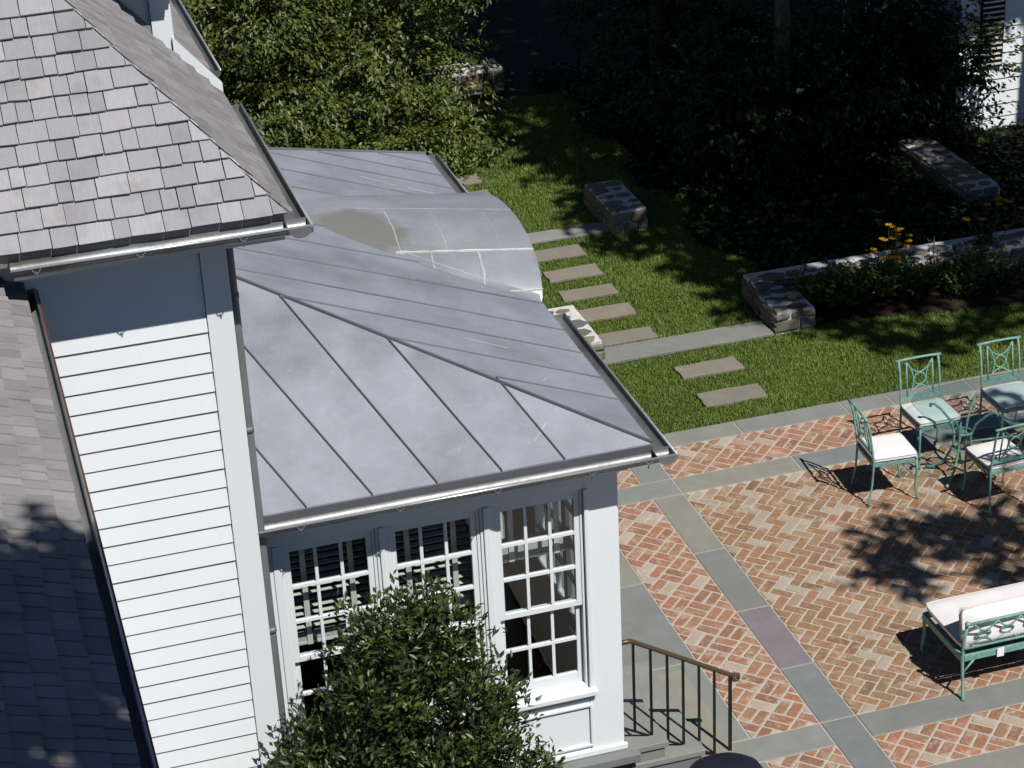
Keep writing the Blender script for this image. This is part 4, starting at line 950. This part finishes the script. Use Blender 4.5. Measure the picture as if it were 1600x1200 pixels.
# big evergreen shrub in front of the sunroom windows
sx, sy = -3.76, -5.02; lm = []
for z_, r_ in ((2.56, .16), (2.42, .34), (2.2, .52), (1.95, .68), (1.7, .78), (1.45, .92), (1.2, 1.02), (.95, 1.06), (.65, 1.05)):
    k = max(1, int(r_*9))
    for i in range(k):
        a = 2*math.pi*(i+random.random()*.6)/k; rr = r_*random.uniform(.45, .85) if k > 1 else 0; q = random.uniform(.15, .25)*(1 if r_ > .3 else .75)
        lm.append((sx+rr*math.cos(a), sy+rr*math.sin(a)*.8, z_+random.uniform(-.09, .09), q, q, q*.9, int(520*(q/.2)**2)))
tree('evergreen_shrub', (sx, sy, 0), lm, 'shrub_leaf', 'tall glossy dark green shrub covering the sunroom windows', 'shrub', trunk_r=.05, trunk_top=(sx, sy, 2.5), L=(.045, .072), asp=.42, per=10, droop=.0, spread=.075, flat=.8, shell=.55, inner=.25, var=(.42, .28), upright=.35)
# sunlit beech at the back left
lm = []
for i in range(48):
    x = -4.9+(i % 10)*.57+random.uniform(-.25, .25); z_ = .35+(i//10)*.72+random.uniform(-.25, .25); y = 9.4+(i*7 % 5)*.42+random.uniform(-.25, .25); r_ = random.uniform(.6, .92)
    if x > -.4 and z_ > 1.2: y += .5
    lm.append((x, y, z_, r_, r_, r_*.75, int(2000*r_**2/.6)))
for x, y, z_, r_ in ((.1, 8.95, .35, .5), (-.5, 9.0, .3, .6), (.6, 9.9, .8, .55), (.55, 10.9, 1.9, .5), (.6, 9.3, .3, .4), (-1.2, 9.2, .3, .6), (-2, 9.3, .6, .7), (.6, 10.2, 2.3, .55)): lm.append((x, y, z_, r_, r_, r_*.75, int(1700*r_**2/.5)))
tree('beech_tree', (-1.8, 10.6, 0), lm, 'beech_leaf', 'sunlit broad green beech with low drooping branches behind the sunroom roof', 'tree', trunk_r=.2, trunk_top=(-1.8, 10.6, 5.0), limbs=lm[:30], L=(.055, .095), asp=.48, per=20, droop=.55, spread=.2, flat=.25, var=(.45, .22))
# dark trees in the shade
lm = [(random.uniform(2.3, 4.9), random.uniform(8.4, 11.5), random.uniform(.5, 2.9), .8, .8, .55, 520) for i in range(16)]
tree('shaded_tree', (3.6, 10.2, 0), lm, 'dark_leaf', 'dark leafy tree in deep shade beyond the garden walls', 'tree', 'shaded trees at the back of the garden', trunk_r=.16, trunk_top=(3.6, 10.2, 4), L=(.09, .13), droop=.5, spread=.2)
lm = [(random.uniform(4.6, 6.7), random.uniform(7.2, 9.2), random.uniform(.5, 2.4), .65, .65, .5, 480) for i in range(15)]+[(6.75, 7.15, .45, .28, .28, .25, 120), (6.7, 7.0, 1.0, .3, .3, .3, 130), (6.85, 7.1, 1.4, .3, .3, .3, 120)]
tree('shaded_tree', (5.6, 8.3, 0), lm, 'dark_leaf', 'dark leafy tree half hiding the white outbuilding', 'tree', 'shaded trees at the back of the garden', trunk_r=.14, trunk_top=(5.6, 8.3, 4), L=(.07, .11), droop=.4, spread=.18)
lm = [(random.uniform(2.9, 5.3), random.uniform(6.7, 8.2), random.uniform(.5, 1.9), .6, .6, .42, 560) for i in range(16)]
tree('shaded_tree', (4.2, 7.5, 0), lm, 'dark_leaf', 'nearest dark tree with low boughs between the garden walls', 'tree', 'shaded trees at the back of the garden', trunk_r=.13, trunk_top=(4.2, 7.5, 4), L=(.08, .12), droop=.5, spread=.2)
lm = [(random.uniform(5.9, 6.75), random.uniform(7.0, 8.2), random.uniform(.2, 1.9), .38, .38, .35, 420) for i in range(20)]
tree('shaded_shrub', (6.35, 7.5, 0), lm, 'dark_leaf', 'dense dark shrub against the left end of the white outbuilding', 'shrub', trunk_r=.05, trunk_top=(6.35, 7.5, 1.8), L=(.06, .1), droop=.3, spread=.16)
lm = [(7.75, 6.7, .95, .22, .2, .22, 90), (7.6, 6.75, .35, .25, .2, .2, 110), (7.9, 6.7, .55, .25, .2, .3, 120), (8.1, 6.6, 1.1, .3, .3, .3, 130), (7.45, 6.7, .1, .3, .2, .2, 90)]
tree('shaded_shrub', (8.05, 6.65, 0), lm, 'dark_leaf', 'thin leafy shrub in front of the white outbuilding at the right edge', 'shrub', trunk_r=.04, trunk_top=(8.05, 6.65, 1.2), L=(.06, .1), droop=.2, spread=.16)
# tall canopy trees whose shade falls over the back of the garden and part of the patio
def over(sx, sy, r, z): k = z/SUN.z; return (sx+SUN.x*k, sy+SUN.y*k, z, r, r, r*.75)
shade = {0: [], 1: [], 2: [], 3: []}
y = 3.75
while y < 17:
    x = 2.75 if y < 5 else (2.35 if y < 6.3 else 2.15 if y < 12.6 else 1.2)
    while x < 9.8:
        gx, gy = x+random.uniform(-.15, .15), y+random.uniform(-.12, .12)
        gap = (6.4 < gx < 9.6 and 6.9 < gy < 9.4) or (5.7 < gx < 6.4 and 5.8 < gy < 7.0 and random.random() < .7) or (3.4 < gx < 5.9 and gy < 3.95 and random.random() < .45)
        if not gap:
            r = random.uniform(.58, .72) if gx < 3 or gy < 4.3 else random.uniform(.7, .85); z_ = random.uniform(8.3, 10.5)
            shade[0 if gy < 6.5 and gx < 6 else 1 if gx >= 6 else 2].append(over(gx, gy, r, z_)+(int(700*r*r/.5),))
        x += .88
    y += .98
for sx_, sy_, r in ((1.45, 6.85, .4), (1.75, 7.4, .45), (1.7, 6.5, .42), (1.75, 8.5, .5), (1.6, 9.4, .5), (1.15, 10.2, .55), (1.2, 11.1, .55), (2.0, 9.6, .5), (3.45, 2.33, .26), (3.8, 2.08, .22), (4.5, 2.45, .3), (3.0, 3.35, .33), (3.6, 3.25, .3), (4.4, 3.2, .35), (5.1, 2.9, .35), (2.25, 4.3, .3), (1.95, 5.1, .3), (1.75, 5.9, .3), (2.15, 3.75, .25), (2.75,2.95,.16)): shade[0].append(over(sx_, sy_, r, random.uniform(8, 9.5))+(int(150+900*r*r),))
for sx_, sy_, r in ((2.25, -1.80, .42), (2.8, -2.15, .45), (1.85, -1.45, .24), (1.5, -1.95, .22), (1.1, -1.97, .12), (1.3, -1.72, .1), (3.4, -1.75, .55), (3.55, -.85, .45), (3.35, -.2, .36), (4.2, -1.2, .7), (4.3, -.1, .6), (2.05, -1.35, .13), (2.45, -1.35, .2), (1.6, -1.25, .08), (2.0, -2.3, .2)): shade[3].append(over(sx_, sy_, r, random.uniform(7.2, 8.4))+(int(70+390*r*r),))
TR_ = {0: ((7.2, .2, 0), 'tall shade tree at the right, rising outside the picture'), 1: ((10.2, 2.2, 0), 'tall shade tree farthest right, rising outside the picture'), 2: ((8.8, 4.2, 0), 'tall shade tree behind the others, its crown above the picture'), 3: ((5.9, -7.2, 0), 'shade tree beside the patio, its crown above the picture')}
for k, (bs, lb) in TR_.items():
    tree('shade_tree', bs, shade[k], 'canopy_leaf', lb, 'tree', 'tall shade trees around the garden', trunk_r=.2, trunk_top=(bs[0], bs[1], 8.0), limbs=random.sample(shade[k], min(9, len(shade[k]))), L=(.13, .2), asp=.6, per=12, droop=.2, spread=.2, shell=.2, inner=.3)
# tree close to the house that shades the wing roof
lm = []
for i in range(30):
    sx_, sy_ = random.uniform(-7.2, -5.25), random.uniform(-10.6, -7.85)
    k = (10.9-5.0)/SUN.z; r = random.uniform(.4, .6)
    lm.append((sx_+SUN.x*k, sy_+SUN.y*k, 10.9+random.uniform(-.3, .5), r, r, r*.6, int(620*r*r/.25)))
tree('house_tree', (-1.6, -15.2, 0), lm, 'canopy_leaf', 'tree next to the house with a high limb over the wing roof', 'tree', trunk_r=.2, trunk_top=(-2.0, -14.8, 10.5), limbs=lm[:6], L=(.1, .16), asp=.6, per=12, droop=.2, spread=.16, shell=.2, inner=.3)

# ================================================================== flower bed plants
def clump(name, base, h, r, n, label, mat='perennial_leaf', L=(.05, .09), group='plants in the flower bed', flowers=None, asp=.45):
    root = empty(name, base, label, 'plant', group)
    lm = [(base[0]+random.uniform(-r, r)*.6, base[1]+random.uniform(-r, r)*.5, h*random.uniform(.35, .85), r*.5, r*.5, h*.3, n//6) for _ in range(6)]
    link('foliage', crown_mesh('foliage', lm, mat, origin=base, L=L, asp=asp, per=7, droop=.1, spread=.07, shell=.2, upright=.3), root)
    m = MB()
    for i in range(9):
        a = random.random()*6.28; m.tube([(0, 0, 0), (r*.3*math.cos(a), r*.3*math.sin(a), h*.5), (r*.6*math.cos(a), r*.6*math.sin(a), h*.9)], .004, 4)
    m.build('stem', M['perennial_leaf'], root); return root
clump('leafy_perennial', (2.95, 3.2, 0), .38, .28, 330, 'leafy green perennial next to the squared stone pier')
clump('leafy_perennial', (3.30, 3.18, 0), .40, .26, 330, 'leafy green perennial left of the tall yellow flowers')
clump('leafy_perennial', (3.62, 3.15, 0), .34, .25, 260, 'leafy green perennial at the foot of the yellow flowers')
clump('leafy_perennial', (5.0, 3.1, 0), .36, .35, 260, 'dark leafy perennial at the right end of the bed')
for i, (px_, py_, h_, lb) in enumerate(((2.80, 3.30, .36, 'low dark perennial tucked into the corner of pier and wall'), (3.12, 3.32, .44, 'tall dark perennial against the wall just right of the pier'), (3.46, 3.30, .40, 'bushy perennial directly left of the daisy stems'), (3.95, 3.22, .34, 'low perennial between daisies and lilac spikes'), (4.42, 3.05, .26, 'low perennial in front of the lilac spikes'), (4.80, 3.25, .38, 'leafy perennial right of the lilac spikes'))):
    clump('leafy_perennial', (px_, py_, 0), h_, .24, 420, lb)
def daisies(base, heads, label):
    root = clump('yellow_daisy_plant', base, .42, .2, 200, label)
    for i, (dx, dy, h) in enumerate(heads):
        bar([(dx*.3, dy*.3, 0), (dx*.7, dy*.7, h*.6), (dx, dy, h)], .004, 'stem', root, 4, 'perennial_leaf')
        n_ = 10; a = np.arange(n_)*2*np.pi/n_; C = np.column_stack([dx+.026*np.cos(a), dy+.026*np.sin(a), np.full(n_, h)]); D = np.column_stack([np.cos(a), np.sin(a), np.full(n_, -.15)])
        V, F = leaf_arrays(C, D/np.linalg.norm(D, axis=1, keepdims=True), np.tile([0, 0, 1.], (n_, 1)), np.full(n_, .045), np.full(n_, .022))
        fl = link('flower', np_mesh('flower', V, F, M['yellow_petal'], rng.random(len(F))), root)
        m = MB(); m.sphere((dx, dy, h+.003), .011, 7, 5); m.build('flower_eye', M['bark'], fl)
daisies((3.72, 3.33, 0), [(random.gauss(0, .10), random.gauss(0, .08), random.uniform(.36, .86)) for _ in range(24)], 'clump of tall yellow daisies standing against the long stone wall')
daisies((5.05, 3.62, .25), [(random.gauss(0, .2), random.gauss(0, .1), random.uniform(.35, .55)) for _ in range(12)], 'second yellow daisy clump near the right edge above the wall')
def spikes(base, n_, h, label):
    root = clump('spiky_perennial', base, .3, .16, 170, label, L=(.08, .13), asp=.2)
    for i in range(n_):
        dx, dy = random.gauss(0, .08), random.gauss(0, .06); hh = h*random.uniform(.75, 1.1)
        bar([(dx*.4, dy*.4, 0), (dx, dy, hh)], .003, 'stem', root, 4, 'perennial_leaf')
        k = 26; z_ = rng.uniform(hh*.55, hh, k); a = rng.uniform(0, 6.28, k); C = np.column_stack([dx+.014*np.cos(a), dy+.014*np.sin(a), z_]); D = np.column_stack([np.cos(a), np.sin(a), np.full(k, .7)])
        V, F = leaf_arrays(C, D/np.linalg.norm(D, axis=1, keepdims=True), np.tile([0, 0, 1.], (k, 1)), np.full(k, .032), np.full(k, .016))
        q = link('flower_spike', np_mesh('flower_spike', V, F, M['lilac_spike'], rng.random(len(F))), root); q['kind'] = 'stuff'
spikes((4.22, 3.25, 0), 5, .62, 'pale lilac flower spikes right of the yellow daisies')
spikes((4.55, 3.22, 0), 7, .52, 'bushier lilac flower spikes farther right along the stone wall')

# ================================================================== white outbuilding in the background
ob = empty('outbuilding', (6.72, 7.6, 0), 'white clapboard outbuilding glimpsed between dark trees at upper right', 'building')
m = MB(); m.box(0, 6, .02, 3.5, -.1, 3.0); m.build('wall', M['white_paint'], ob)
cm = MB(); cm.add([(0, .02, 0), (6, .02, 0), (6, -.02, 0), (0, -.02, 0), (0, .02, .19), (6, .02, .19), (6, -.002, .19), (0, -.002, .19)], [(0, 1, 2, 3), (4, 7, 6, 5), (3, 2, 6, 7), (2, 1, 5, 6), (0, 3, 7, 4)])
cme = cm.mesh('clapboard', M['white_paint'])
for i in range(15): link('clapboard', cme, ob, (0, 0, .02+i*.175))
m = MB(); m.box(.28, .62, -.045, -.02, .9, 2.3); m.build('shutter', M['black_iron'], ob)
sm = MB(); sm.box(.30, .60, -.062, -.046, 0, .022); sme = sm.mesh('shutter_slat', M['blind'])
for i in range(16): link('shutter_slat', sme, ob, (0, 0, .93+i*.07))
m = MB(); m.box(-.15, 6.15, -.4, 4, 3.0, 3.1); m.add([(-.2, -.45, 3.1), (6.2, -.45, 3.1), (6.2, 1.75, 4.6), (-.2, 1.75, 4.6)], [(0, 1, 2, 3)]); m.build('roof', M['cedar_side'], ob)
